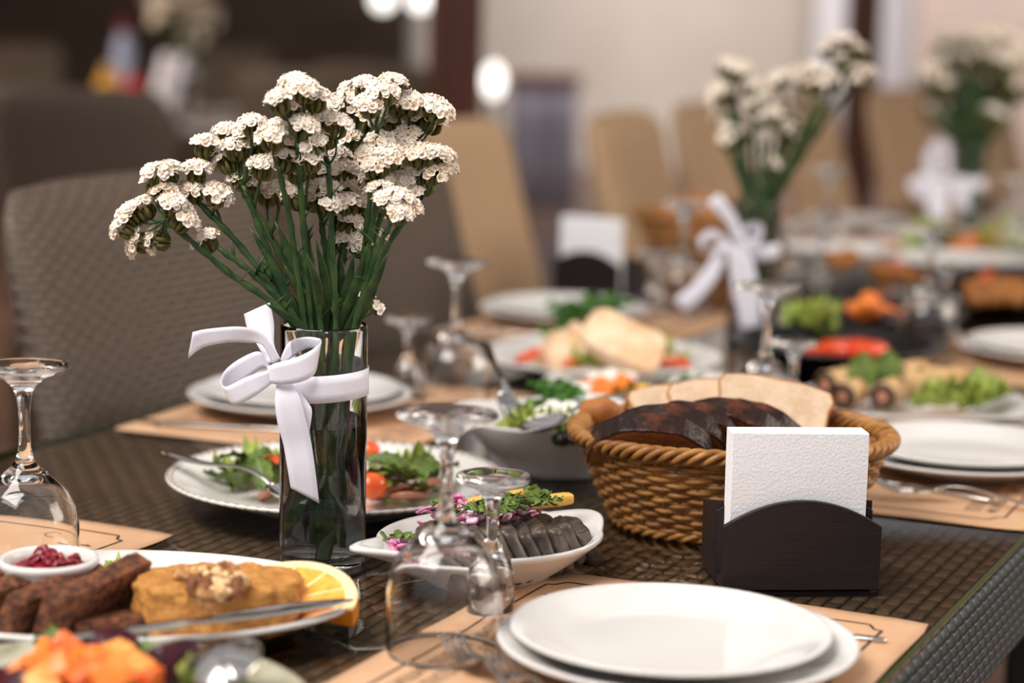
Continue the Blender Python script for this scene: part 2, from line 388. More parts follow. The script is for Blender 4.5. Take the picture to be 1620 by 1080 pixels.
# ================================================================== GLASSES
def wine_glass():
    out = [(.0405, 0.0002), (.0412, .004), (.0418, .03), (.0412, .046), (.0385, .060), (.0330, .072), (.0260, .080), (.0170, .0875), (.0105, .093), (.0068, .099), (.0048, .108), (.0043, .122), (.0046, .138), (.0058, .148), (.0090, .156), (.0170, .163), (.0290, .1675), (.0352, .1700), (.0362, .1715), (.0355, .1730), (.0300, .1735), (.018, .1728), (.0003, .1715)]
    inn = [(.0003, .0845), (.010, .0840), (.0165, .0820), (.0245, .0775), (.0312, .0705), (.0368, .0590), (.0395, .0460), (.0401, .03), (.0395, .004), (.0390, .0002)]
    return MB().lathe([(r, z) for r, z in inn] + out, 56)
def cordial_glass():
    inn = [(.0003, .0400), (.006, .0385), (.0115, .034), (.0150, .026), (.0160, .014), (.0150, .0002)]
    out = [(.0162, .0002), (.0174, .014), (.0166, .027), (.0135, .037), (.0085, .044), (.0055, .050), (.0042, .058), (.0042, .068), (.0058, .078), (.0095, .084), (.0180, .0885), (.0255, .0905), (.0268, .093), (.0262, .0955), (.0225, .0965), (.018, .0948), (.0003, .0942)]
    return MB().lathe(inn + out, 48)
g1 = tag(obj('wine_glass', wine_glass(), 'clear_glass', loc=(-0.044, 1.452, TOP + 0.0022)), 'clear upturned wine glass standing before the oval fish dish', 'glass', 'upturned wine glasses')
def gl_copy(src, x, y, label, sc=1.0, rz=0):
    o = src.copy(); COL.objects.link(o); o.location = (x, y, TOP + 0.0022); o['label'] = label; o.scale = (sc, sc, sc); o.rotation_euler.z = rz; return o
gl_copy(g1, -0.378, 1.615, 'clear upturned wine glass standing behind the red relish ramekin')
gl_copy(g1, -0.064, 2.38, 'upturned wine glass between the bouquet vase and the chicken salad')
gl_copy(g1, 0.270, 2.22, 'upturned wine glass just behind the bread basket', 1.0)
gl_copy(g1, 0.572, 2.885, 'blurred upturned wine glass behind the stuffed rolls, by the black dishes')
gl_copy(g1, 0.598, 4.02, 'far upturned wine glass before the tan chairs, right of the second vase')
gl_copy(g1, 0.258, 3.20, 'far upturned wine glass left of the second vase')
gl_copy(g1, 0.93, 3.9, 'far upturned wine glass before the third vase')
s1 = tag(obj('cordial_glass', cordial_glass(), 'clear_glass', loc=(-0.012, 1.566, TOP + 0.0016)), 'small clear upturned glass touching the oval fish dish', 'glass', 'small upturned glasses'); s1.scale = (1.06, 1.06, 1.10)
gl_copy(s1, -0.122, 2.457, 'small upturned glass beside the plates behind the ribbon bow')
gl_copy(s1, 0.316, 2.337, 'small upturned glass behind the white bread slice')
gl_copy(s1, 0.217, 3.229, 'blurred small upturned glass beside the far napkin holder')
gl_copy(s1, 0.645, 3.123, 'blurred small upturned glass beyond the black dishes')
gl_copy(s1, 0.52, 3.55, 'far small upturned glass right of the second vase')
gl_copy(s1, 0.50, 3.75, 'far small upturned glass behind the second vase')

# ================================================================== VASES, BOUQUETS, RIBBONS
def vase_mesh():
    return MB().lathe(list(reversed([(.0003, .009), (.030, .009), (.0330, .012), (.0332, .196), (.0337, .1985), (.0345, .1995), (.0352, .1985), (.0356, .196), (.0356, .003), (.034, .0002), (.0003, .0002)])), 72)
VP = [Vector((-0.153, 1.700, TOP)), Vector((0.339, 2.97, TOP)), Vector((0.953, 4.464, TOP))]
VW = ['in sharp focus', 'blurred behind the bread basket', 'farthest along the table']
v1 = None
for i, p in enumerate(VP):
    if v1 is None: v1 = obj('glass_vase', vase_mesh(), 'clear_glass', loc=p + Vector((0, 0, 0.0003)))
    else: v1 = v1.copy(); COL.objects.link(v1); v1.location = p + Vector((0, 0, 0.0003))
    tag(v1, 'tall clear cylinder vase ' + VW[i], 'vase', 'cylinder vases of white flowers')
wt_ = obj('water', MB().lathe([(.0003, .0088), (.0300, .0088), (.0333, .0125), (.0333, .118), (.0325, .1172), (.0003, .1172)], 64), 'water', loc=VP[0])
tag(wt_, 'clear water standing in the sharp foreground vase', 'water')

FLO = []
for k in range(6):
    rr = random.Random(k); V = []; n = 15
    for r_, z_, am in ((0.12, 0, 0), (0.45, 0.55, 0.05), (0.86, 0.92, 0.22), (1.02, 0.86, 0.40)):
        for j in range(n):
            a = 2 * PI * j / n
            q = am * (0.6 * math.sin(j * 2 * PI / 3 + k) + rr.uniform(-0.5, 0.5))
            V.append(Vector(((r_ + q * 0.35) * math.cos(a), (r_ + q * 0.35) * math.sin(a), z_ + q * 0.7)))
    F = [(i * n + j, i * n + (j + 1) % n, (i + 1) * n + (j + 1) % n, (i + 1) * n + j) for i in range(3) for j in range(n)]
    F.append(tuple(range(n - 1, -1, -1))); FLO.append((V, F))
def blossoms(c, rad, up, nf, rr, fs=0.0036):
    """one head: ruffled papery florets over a low dome"""
    mb = MB(); q = up.to_track_quat('Z', 'Y').to_matrix().to_4x4(); B = Matrix.Translation(c) @ q
    for i in range(nf):
        z = 1 - (i + 0.5) / nf * 0.95; a = i * 2.399963 + rr.uniform(-.3, .3); s_ = math.sqrt(max(0, 1 - z * z))
        d = Vector((s_ * math.cos(a), s_ * math.sin(a), z))
        pos = Vector((d.x * rad * 0.85, d.y * rad * 0.85, d.z * rad * 0.48 - 0.3 * rad))
        M = B @ Matrix.Translation(pos) @ (d + Vector((0, 0, 0.4)) + Vector((rr.uniform(-.3, .3), rr.uniform(-.3, .3), 0))).to_track_quat('Z', 'Y').to_matrix().to_4x4() @ Matrix.Rotation(rr.uniform(0, 6), 4, 'Z') @ Matrix.Scale(fs * rr.uniform(0.8, 1.15), 4)
        V, F = FLO[rr.randrange(6)]; mb.add(V, F, 0, M)
    return mb
def calyx(mb, c, rad, up, rr, n=9):
    q = up.to_track_quat('Z', 'Y').to_matrix().to_4x4(); B = Matrix.Translation(c) @ q
    for i in range(n):
        a = i * 2.4 + rr.uniform(-.3, .3); r_ = rad * (0.2 + 0.6 * math.sqrt((i + .5) / n))
        p1 = Vector((r_ * math.cos(a), r_ * math.sin(a), -0.1 * rad)); p0 = Vector((p1.x * 0.35, p1.y * 0.35, -1.25 * rad))
        mid = (p0 + p1) / 2 + Vector((p1.x * 0.3, p1.y * 0.3, -0.1 * rad))
        mb.tube(crom([p0, mid, p1], 2), [0.0005, 0.0013, 0.0021, 0.0020, 0.0012], 5, M=B)
def sprig(vp, node, heads, foot, mouth, rr, label, group, nf=34, rad=0.0106, wid=0.0031, fs=0.0036, cal_k=1.15):
    o = thing('flower_stem', vp, 0, label, 'flower', group)
    L = lambda v: Vector(v) - vp
    mb = MB(); cal = MB()
    nd = L(node); ft = L(foot); mo = L(mouth)
    path = crom([ft, ft.lerp(mo, 0.5) + Vector((rr.uniform(-.003, .003), rr.uniform(-.003, .003), 0)), mo, mo.lerp(nd, 0.55) + Vector((0, 0, 0.006 * rr.uniform(-1, 2))), nd], 9)
    n = len(path); wv = [wid * (1.0 - 0.25 * i / n) * (1 + 0.22 * math.sin(i * 1.9 + rr.random())) for i in range(n)]
    mb.tube(path, wv, 8, flat=0.42, ref=(rr.uniform(-.5, .5), -1, 0.1))
    for h in heads:
        hp = L(h); up = (hp - nd); up = (up.normalized() + Vector((0, -0.25, 0.75)) + Vector((rr.uniform(-.25, .25), rr.uniform(-.25, .25), 0))).normalized()
        base = hp - up * rad * 1.0
        mb.tube(crom([nd, nd.lerp(base, 0.5) + Vector((rr.uniform(-.003, .003), 0, -0.003)), base], 4), [0.0015] * 5 + [0.0013] * 4, 6, flat=0.6)
        bc = obj('blossom_cluster', blossoms(hp, rad * rr.uniform(0.9, 1.2), up, nf, rr, fs), 'petal', o, smooth=False)
        cal = MB(); calyx(cal, hp - up * rad * .25 * cal_k, rad * .8 * cal_k, up, rr); obj('calyx', cal, 'calyx_green', bc)
    # small pointed bract leaves at the fork and along the stem
    for k in range(5):
        b0 = path[int(n * rr.uniform(0.55, 0.99)) - 1]; d = Vector((rr.uniform(-1, 1), rr.uniform(-.6, .3), rr.uniform(.4, 1))).normalized() * rr.uniform(0.010, 0.02)
        mb.tube([b0, b0 + d * 0.5 + Vector((0, 0, .001)), b0 + d], [0.0012, 0.0016, 0.0002], 5, flat=0.3)
    obj('stem', mb, 'stem_green', o)
    return o
def bouquet(i, vp, heads, nodes, Yd, label, group, rr, spread=0.05, base_r=0.018, **kw):
    """heads and nodes: places in the picture; depth varies around the vase"""
    dn = [rr.uniform(-spread * 0.7, spread * 0.7) for _ in nodes]
    sets = [[] for _ in nodes]
    for (x, y) in heads:
        best = min(range(len(nodes)), key=lambda k: (nodes[k][0] - x) ** 2 + ((nodes[k][1] - y - nodes[k][2]) * 0.8) ** 2 + (0 if nodes[k][1] > y - 5 else 3000))
        sets[best].append(deep(x, y, Yd + dn[best] + rr.uniform(-.014, .014)))
    out = []
    for k, nd in enumerate(nodes):
        if not sets[k]: continue
        N = deep(nd[0], nd[1], Yd + dn[k])
        off = Vector(((N.x - vp.x) * 0.35, dn[k] * 0.35, 0))
        if off.length > 0.019: off = off.normalized() * 0.019
        off += Vector((rr.uniform(-.006, .006), rr.uniform(-.006, .006), 0))
        mouth = vp + off * 1.08 + Vector((0.004, 0, 0.196))
        fo = Vector((rr.uniform(-.004, .009), rr.uniform(-.008, .008), rr.uniform(.011, .03) if k % 4 == 0 else rr.uniform(.03, .09)))
        lab = label[k] if isinstance(label, dict) and k in label else (label['*'] if isinstance(label, dict) else label)
        out.append(sprig(vp, N, sets[k], vp + fo, mouth, rr, lab, group, **kw))
    return out
H1 = [(465,126),(439,152),(500,148),(455,160),(483,136),(400,190),(356,204),(385,207),(326,222),(348,237),(356,248),(407,222),(372,226),(444,196),(481,193),(515,207),(459,222),(493,222),(428,210),
 (263,265),(244,281),(311,263),(259,300),(274,315),(296,341),(300,296),(348,304),(250,268),(286,326),(200,333),(189,356),(211,381),(222,322),(241,378),(322,374),(415,256),(381,274),(393,289),(425,300),(444,296),(467,304),(489,244),(500,256),
 (496,307),(515,293),(526,315),(577,130),(621,126),(607,141),(558,137),(629,156),(651,156),(688,163),(666,178),(688,185),(699,170),(551,152),(584,159),(562,170),(588,185),(614,178),(629,189),(551,215),(562,230),(581,241),(592,256),
 (603,219),(633,222),(618,241),(647,207),(696,241),(681,237),(662,237),(703,256),(688,267),(651,259),(673,281),(636,281),(651,296),(662,267),(562,267),(547,285),(588,274),(610,281),(599,296),(629,307),(614,311),(647,322),(633,330),
 (551,315),(577,319),(588,333),(555,344),(555,367),(577,363),(592,370),(566,378),(540,372),(530,240),(520,262),(535,190),(540,262),(505,180),(530,160),(470,262),(455,245)]
# branching points: x, y, expected rise of the heads over the point
N1 = [(262,347,5),(312,318,25),(345,392,18),(385,292,60),(402,330,50),(440,262,60),(470,225,75),(428,372,70),(478,345,55),(520,262,60),(560,238,60),(597,208,60),(640,232,62),(600,300,40),(655,330,60),(618,352,40),(552,350,35),(578,410,38),(508,352,50),(530,330,60)]
lab1 = {'*': 'white statice stem among the sharp foreground bouquet', 0: 'drooping white statice stem reaching farthest toward the dark wicker chair', 12: 'white statice stem topping the sharp bouquet beside the brown post'}
bouquet(0, VP[0], H1, N1, 1.70, lab1, 'statice stems of the foreground bouquet', random.Random(3), spread=0.055)
tiny = deep(592, 480, 1.70)
sprig(VP[0], deep(572, 500, 1.70), [deep(597, 484, 1.695), deep(580, 466, 1.70)], VP[0] + Vector((.012, .002, .015)), VP[0] + Vector((.026, -.004, .196)), random.Random(9), 'short statice stem with two tiny heads just above the vase rim', 'statice stems of the foreground bouquet', nf=8, rad=0.005, wid=0.002, fs=0.003)
# bare leaf blades among the stems
mb = MB(); rr = random.Random(21)
for k, (x0, y0, x1, y1) in enumerate(((505, 560, 420, 480), (520, 540, 560, 400), (490, 540, 470, 390), (515, 540, 500, 380), (540, 540, 600, 440), (500, 560, 400, 400), (530, 560, 540, 400), (495, 540, 435, 350), (512, 540, 520, 360), (525, 545, 580, 390), (535, 545, 615, 400), (500, 550, 450, 420), (480, 545, 395, 360), (508, 540, 485, 400))):
    a, b = deep(x0, y0, 1.70), deep(x1, y1, 1.69 + rr.uniform(-.03, .03)); md = a.lerp(b, 0.5) + Vector((0.004, 0, 0.004))
    one = MB().tube(crom([a - VP[0], md - VP[0], b - VP[0]], 5), [0.0018, .003, .004, .0045, .0045, .0044, .004, .0034, .0025, .0014, .0003], 6, flat=0.16, ref=(0.2, -1, 0))
    o = tag(obj('leaf_blade', one, 'stem_green', loc=VP[0]), 'narrow green leaf blade among the stems above the foreground vase', 'leaf', 'leaf blades of the foreground bouquet')
for k, (x0, y0, x1, y1) in enumerate(((452, 850, 478, 790), (508, 895, 525, 840), (470, 830, 500, 760))):
    a, b = deep(x0, y0, 1.685), deep(x1, y1, 1.69); a.x = max(a.x, VP[0].x - 0.026)
    one = MB().tube(crom([a - VP[0], a.lerp(b, .5) - VP[0] + Vector((-.002, 0, 0)), b - VP[0]], 4), [0.002, .004, .005, .0056, .0056, .005, .004, .0026, .0006], 6, flat=0.16, ref=(0.2, -1, 0))
    tag(obj('leaf_blade', one, 'stem_green', loc=VP[0]), 'short green leaf under water in the foreground vase', 'leaf', 'leaves under water')

H2 = [(1136,137),(1158,107),(1175,105),(1150,98),(1160,140),(1190,130),(1140,180),(1155,200),(1175,205),(1150,215),(1205,180),(1225,178),(1240,172),(1240,198),(1255,205),(1250,186),(1230,120),(1260,110),(1280,105),(1300,115),(1320,122),(1310,70),(1340,60),(1355,75),(1330,90),(1345,105),(1370,110),(1350,120),(1205,150),(1220,255),(1195,160),(1215,140),(1270,122),(1325,60),(1295,128),(1128,150),(1165,185),(1248,212)]
N2 = [(1150,150,40),(1165,165,40),(1152,235,30),(1178,250,40),(1190,190,40),(1205,225,40),(1220,215,40),(1235,235,40),(1250,225,40),(1245,155,40),(1268,160,45),(1290,155,40),(1318,140,30),(1338,110,40),(1345,140,35),(1225,292,35)]
bouquet(1, VP[1], H2, N2, 2.97, 'white statice stem in the blurred bouquet behind the bread basket', 'statice stems of the second bouquet', random.Random(5), spread=0.06, nf=12, rad=0.0125, wid=0.0048, fs=0.0048, cal_k=1.45)
rr = random.Random(8); H3 = []
for k in range(80):
    a = rr.uniform(0, PI); q = rr.uniform(0.5, 1.0)
    H3.append((1548 + 90 * q * math.cos(a), 128 - 92 * q * math.sin(a)))
H3 += [(1470,150),(1478,168),(1552,178),(1568,172),(1540,182),(1580,178),(1490,60),(1610,110),(1600,130)]
N3 = [(1475,190,30),(1490,215,20),(1515,200,40),(1540,170,50),(1560,200,40),(1580,190,50),(1595,180,50),(1520,120,40),(1550,110,40),(1575,110,40),(1485,165,40),(1500,130,40),(1520,150,60),(1535,120,50),(1550,150,60),(1565,130,60),(1580,160,60),(1598,150,50),(1545,215,35),(1530,190,50),(1505,190,50)]
bouquet(2, VP[2], H3, N3, 4.46, 'white statice stem in the farthest bouquet along the table', 'statice stems of the third bouquet', random.Random(6), spread=0.1, nf=11, rad=0.017, wid=0.014, fs=0.0062, cal_k=2.4)

def ribbon(vp, strips, band, cx, cy, sc, ox, oy, label, Y0, wire=6):
    """strips: lists of (ax, ay, bx, by, dy) edge pairs read off the picture"""
    o = thing('ribbon_bow', vp, 0, label, 'ribbon', 'white ribbon bows on the vases')
    for name, S in strips:
        A = crom([deep(ox + a / sc, oy + b / sc, Y0 + d) - vp for a, b, c_, e, d in S], wire); B = crom([deep(ox + c_ / sc, oy + e / sc, Y0 + d) - vp for a, b, c_, e, d in S], wire)
        G = [[a_.lerp(b_, t) for t in (0, .25, .5, .75, 1)] for a_, b_ in zip(A, B)]
        obj(name, MB().grid(G), 'ribbon', o, solid=0.0005)
    z0, z1, r0, tilt = band
    n = 72
    G = [[Vector((r0 * math.cos(a), r0 * math.sin(a), z + tilt * math.cos(a))) for z in np.linspace(z0, z1, 4)] for a in [2 * PI * k / n for k in range(n + 1)]]
    obj('band', MB().grid(G), 'ribbon', o, solid=0.0006)
    return o
K = -0.034
ribbon(VP[0], [
 ('tail', [(75,165,52,290,K-.02),(150,150,120,240,K-.015),(300,140,240,215,K-.01),(400,165,335,216,K-.005),(450,228,405,228,K-.004),(486,300,455,320,K-.003)]),
 ('tail', [(318,80,440,25,K+.02),(335,150,460,120,K+.015),(380,225,462,225,K+.008),(432,318,490,292,K)]),
 ('loop', [(440,318,440,345,K+.004),(390,258,405,335,K+.012),(305,288,330,392,K+.016),(235,340,255,440,K+.012),(207,393,243,485,K+.002),(232,424,278,513,K-.010),(330,378,372,468,K-.014),(440,345,448,412,K-.010)]),
 ('loop', [(488,300,500,320,K+.002),(530,215,565,275,K+.008),(605,193,628,245,K+.010),(675,198,668,262,K+.006),(684,212,665,330,K-.002),(640,250,642,375,K-.010),(560,288,585,403,K-.014),(470,312,500,415,K-.014),(428,330,440,408,K-.010)]),
 ('tail', [(472,408,548,412,K-.008),(465,500,585,480,K-.012),(478,600,612,585,K-.012),(505,700,637,690,K-.010),(525,815,657,830,K-.010),(540,905,675,978,K-.008)]),
 ('tail', [(540,412,560,412,K-.002),(572,450,622,500,K-.004),(590,540,641,545,K-.006),(604,630,626,650,K-.006)]),
], (.1405, .1625, .0366, 0.0025), 0, 0, 3.0, 280, 470, 'white satin ribbon bow tied round the sharp foreground vase', 1.70)
ribbon(VP[1], [
 ('tail', [(800,140,870,85,-.05),(900,240,960,210,-.045),(950,350,1010,350,-.04)]),
 ('loop', [(940,360,940,400,-.03),(840,280,850,330,-.02),(760,330,780,370,-.03),(790,400,800,400,-.05),(870,360,880,410,-.05),(950,350,960,400,-.045)]),
 ('tail', [(850,390,920,400,-.045),(760,540,850,560,-.05),(620,660,700,725,-.055)]),
 ('tail', [(925,380,1015,380,-.05),(925,500,1060,490,-.05),(950,640,1080,620,-.05),(1000,845,1100,810,-.05)]),
 ('loop', [(960,330,960,390,-.045),(990,270,1000,330,-.035),(1060,238,1060,300,-.03),(1102,270,1098,335,-.045),(1060,320,1050,375,-.05),(980,330,980,390,-.05)]),
], (.119, .141, .0366, 0.002), 0, 0, 3.375, 880, 280, 'white ribbon bow on the blurred vase behind the bread basket', 2.97, 4)
ribbon(VP[2], [
 ('loop', [(680,400,800,400,-.05),(670,280,760,300,-.05),(740,175,770,230,-.05),(820,200,790,260,-.06),(850,300,800,330,-.06),(850,400,780,400,-.06)]),
 ('loop', [(740,380,760,450,-.05),(640,400,680,480,-.06),(560,460,600,540,-.06),(640,500,680,560,-.07),(780,420,800,470,-.07)]),
 ('tail', [(700,430,840,430,-.07),(680,560,830,560,-.07),(700,680,820,690,-.07)]),
 ('tail', [(840,400,960,420,-.07),(860,500,960,520,-.07),(880,610,970,640,-.07)]),
], (.108, .134, .0366, 0.002), 0, 0, 4.153, 1300, 180, 'white ribbon bow on the farthest vase', 4.464, 4)

# ================================================================== FOOD MATERIALS
mat('tomato', (224, 62, 22), 0.18, (236, 96, 30), 40, coat=0.4)
mat('orange_tomato', (238, 120, 30), 0.2, (226, 80, 24), 40, coat=0.4)
mat('carrot', (240, 112, 34), 0.35, (250, 150, 70), 60, bump=0.0006, bscale=200)
mat('beet', (70, 14, 30), 0.3, (40, 8, 18), 60, bump=0.0006, bscale=150)
mat('relish', (150, 18, 40), 0.15, (104, 8, 28), 120, coat=0.6, bump=0.0006, bscale=250)
mat('lettuce', (168, 178, 82), 0.5, (122, 146, 52), 60, bump=0.0006, bscale=200)
mat('dark_leaf', (78, 100, 42), 0.45, (112, 132, 60), 80, bump=0.0004, bscale=220)
mat('parsley', (46, 96, 24), 0.5, (76, 124, 36), 120)
mat('red_onion', (178, 28, 96), 0.3, (228, 150, 190), 90, (0.42, 0.62), coat=0.3)
mat('pale_onion', (232, 196, 212), 0.3, (206, 130, 165), 90, coat=0.3)
mat('fish_skin', (98, 84, 72), 0.35, (50, 42, 38), 60, bump=0.0012, bscale=160, coat=0.15, stretch=(1, 4, 1))
mat('fish_flesh', (120, 92, 74), 0.35, (90, 68, 54), 60, coat=0.3)
mat('potato', (236, 192, 96), 0.4, (228, 178, 84), 50)
mat('meat', (186, 128, 100), 0.4, (152, 92, 70), 50, coat=0.2)
mat('chicken', (240, 214, 182), 0.45, (222, 180, 138), 40, bump=0.0008, bscale=90)
mat('feta', (244, 238, 230), 0.5)
mat('pate', (192, 134, 64), 0.65, (160, 104, 44), 110, (0.4, 0.7), bump=0.004, bscale=170)
mat('walnut', (206, 158, 100), 0.5, (140, 84, 44), 150, bump=0.0012, bscale=350)
mat('walnut_pale', (236, 204, 156), 0.5, (200, 150, 96), 200, bump=0.001, bscale=350); mat('walnut_dark', (150, 92, 52), 0.5, (100, 56, 30), 200, bump=0.001, bscale=350)
mat('rye', (122, 72, 44), 0.85, (66, 36, 22), 120, (0.4, 0.62), bump=0.003, bscale=220)
mat('crumb', (232, 206, 176), 0.85, (214, 184, 152), 60, bump=0.0014, bscale=260)
mat('crust', (190, 122, 60), 0.55, (150, 88, 38), 40, bump=0.0008, bscale=120)
mat('black_crust', (40, 21, 15), 0.34, (110, 58, 32), 34, (0.48, 0.70), coat=0.05, spec=0.3, bump=0.002, bscale=110)
mat('brown_crumb', (150, 94, 44), 0.8, (124, 74, 34), 90, bump=0.0015, bscale=250)
mat('olive', (34, 28, 24), 0.2, coat=0.4)
mat('fried', (176, 112, 44), 0.5, (134, 78, 30), 80, bump=0.0015, bscale=150)
mat('red_sauce', (224, 52, 20), 0.2, (236, 84, 30), 60, coat=0.5, bump=0.001, bscale=160)
mat('rind', (244, 150, 40), 0.4, bump=0.0004, bscale=600)
mat('pith', (250, 222, 168), 0.6)
mat('roll_skin', (58, 40, 30), 0.35)
mat('roll_cream', (222, 184, 134), 0.45, (190, 146, 96), 40, stretch=(1, 1, 1), bump=0.0008, bscale=120)

def piece(name, mb, m, p, label, cat, group=None, rot=0, smooth=True, **k):
    return tag(obj(name, mb, m, loc=p, rz=rot, smooth=smooth, **k), label, cat, group)
def rrot(rr, t=0.6): return (rr.uniform(-t, t), rr.uniform(-t, t), rr.uniform(0, 6.28))
def leafmb(l, w, curl, rr, ruffle=0.0):
    G = []
    for i in range(13):
        u = i / 12; ww = w * math.sin(PI * min(1, u * 0.93 + 0.05)) ** 0.7; row = []
        for j in range(7):
            v = j / 3 - 1
            z = curl * l * math.sin(u * 2.4) + abs(v) * w * 0.35 + ruffle * abs(v) * math.sin(i * 2.1 + j)
            row.append(Vector((u * l - l / 2, v * ww + ruffle * 0.4 * math.sin(i * 1.7), z)))
        G.append(row)
    return MB().grid(G)
def frillmb(rad, rr, h=0.5, n=40):
    """a crumpled frilly lettuce leaf"""
    G = []; ph = rr.uniform(0, 6)
    for i in range(9):
        u = i / 8; row = []
        for j in range(n + 1):
            a = 2 * PI * (j % n) / n; am = u * u * rad * 0.28
            r_ = rad * u * (0.85 + 0.2 * math.sin(3 * a + ph))
            row.append(Vector((r_ * math.cos(a), r_ * math.sin(a), h * rad * u ** 1.6 * (0.7 + 0.4 * math.sin(2 * a + ph)) + am * math.sin(a * 9 + ph + u * 2) + am * 0.5 * math.sin(a * 17))))
        G.append(row)
    return MB().grid(G)
def parsleymb(rad, rr, n=26):
    mb = MB()
    for i in range(n):
        a = rr.uniform(0, 6.28); r_ = rad * math.sqrt(rr.random()); d = Vector((r_ * math.cos(a), r_ * math.sin(a), rr.uniform(0.1, 0.8) * rad))
        mb.tube([Vector((0, 0, 0)), d * 0.5 + Vector((0, 0, rad * .15)), d], 0.0005, 4)
        for k in range(4):
            s_ = rad * rr.uniform(0.14, 0.24); M = rmat(d + Vector((rr.uniform(-s_, s_), rr.uniform(-s_, s_), rr.uniform(-s_ * .5, s_ * .5))), rr.uniform(-1, 1), rr.uniform(-1, 1), rr.uniform(0, 6))
            P_ = [Vector((s_ * (1 if q % 2 else .55) * math.cos(q * PI / 5), s_ * (1 if q % 2 else .55) * math.sin(q * PI / 5), 0.1 * s_ * math.sin(q * 2))) for q in range(10)]
            mb.add(P_, [tuple(range(10))], 0, M)
    return mb
def wedge(r_, rr):
    """tomato wedge"""
    V = []; n = 8
    rings = []
    for i in range(n + 1):
        a = PI * i / n; x = -r_ * math.cos(a); k = r_ * math.sin(a)
        rings.append([Vector((x, k * 0.95 * math.sin(t), k * 0.95 * math.cos(t) - r_ * 0.3)) for t in np.linspace(-0.75, 0.75, 7)] + [Vector((x, 0, -r_ * 0.25))])
    return MB().rings(rings)

# ================================================================== OVAL FISH DISH
def fish_dish():
    n = 96; L_, W_ = 0.096, 0.083
    def out(a, f):
        c_, s_ = math.cos(a), math.sin(a); x, y = L_ * f * c_, W_ * f * s_
        tip = max(0, abs(c_) - 0.90) / 0.10
        return x + (0.012 if c_ > 0 else -0.036 * tip ** .5) * tip * max(0, f - 0.75) * 4, y * (1 - 0.15 * tip)
    prof = [(0.52, 0.0), (0.56, 0.0), (0.58, 0.003), (0.80, 0.016), (0.97, 0.0285), (1.0, 0.031), (1.0, 0.0335), (0.98, 0.0345), (0.94, 0.0325), (0.80, 0.0215), (0.62, 0.0085), (0.50, 0.0065), (0.02, 0.006)]
    rs = [[Vector((0, 0, 0))] * 0 for _ in prof]; R_ = []
    for f, z in prof:
        R_.append([Vector((*out(2 * PI * i / n, f), z + (0.006 * max(0, abs(math.cos(2 * PI * i / n)) - .9) * 10 * (z / .034)))) for i in range(n)])
    return MB().rings(R_)
FR = math.atan2(0.147, 0.214) + R(1); FC = Vector((-0.014, 1.671, TOP + 0.001))
tag(obj('fish_dish', fish_dish(), 'white_ceramic', loc=FC, rz=FR), 'oval white dish with pointed ends holding sliced fish and pink onion', 'dish')
def fp(x, y, z):   # point in the dish
    v = Matrix.Rotation(FR, 3, 'Z') @ Vector((x, y, 0)); return FC + v + Vector((0, 0, z))
rr = random.Random(31)
for k in range(10):
    x = -0.054 + k * 0.0142; mb = MB().squad((.0098, .036 - .0014 * k, .030 - .0014 * k), (.24, .8), 36, 20, .004, 80, k)
    piece('fish_slice', mb, 'fish_skin', fp(x, -0.020, 0.024), 'thick dark-skinned fish slice overlapping in the oval dish', 'fish', 'fish slices in the oval dish', (R(rr.uniform(-9, 9)), R(-26 + rr.uniform(-5, 5)), FR + R(-14)))
for k in range(60):
    u = rr.random()
    x, y = -0.082 + 0.122 * u, rr.uniform(-0.040, 0.045) if u < .3 else rr.uniform(-0.006, 0.042)
    z = 0.020 + (0.034 if x > -0.050 else 0.010) * rr.uniform(.5, 1)
    mb = MB(); n = 10; r_ = rr.uniform(0.008, 0.016)
    P_ = [Vector((r_ * math.cos(a), r_ * math.sin(a) * 0.8, 0.003 * math.sin(2 * a))) for a in np.linspace(0, rr.uniform(1.3, 3.0), n)]
    mb.tube(P_, [0.001] + [0.0036] * (n - 2) + [0.001], 6, flat=0.35)
    piece('onion_strip', mb, 'red_onion' if k % 5 else 'pale_onion', fp(x, y, z), 'curved pink pickled onion strip on the oval fish dish', 'onion', 'onion strips on the fish dish', (rr.uniform(-1, 1), rr.uniform(-1, 1), rr.uniform(0, 6)))
for k in range(12):
    x, y = rr.uniform(-0.05, 0.03), rr.uniform(-0.034, 0.006)
    piece('onion_dice', MB().squad((.005, .0035, .002), (.5, .5), 10, 6), 'pale_onion', fp(x, y, 0.053), 'small diced pink onion bit on the fish slices', 'onion', 'onion bits on the fish slices', rrot(rr))
for k, (x, y, a) in enumerate(((0.026, 0.022, 0.10), (0.052, 0.006, 0.0))):
    mb = MB().squad((0.031, 0.0056, 0.0045), (0.25, 0.35), 24, 10, 0.0003, 90, k)
    piece('potato_stick', mb, 'potato', fp(x, y, 0.0555 - 0.003 * k), ('longer' if k == 0 else 'shorter') + ' pale yellow potato stick lying on the fish slices', 'potato', None, (R(4), R(-3), FR + a - 0.2))
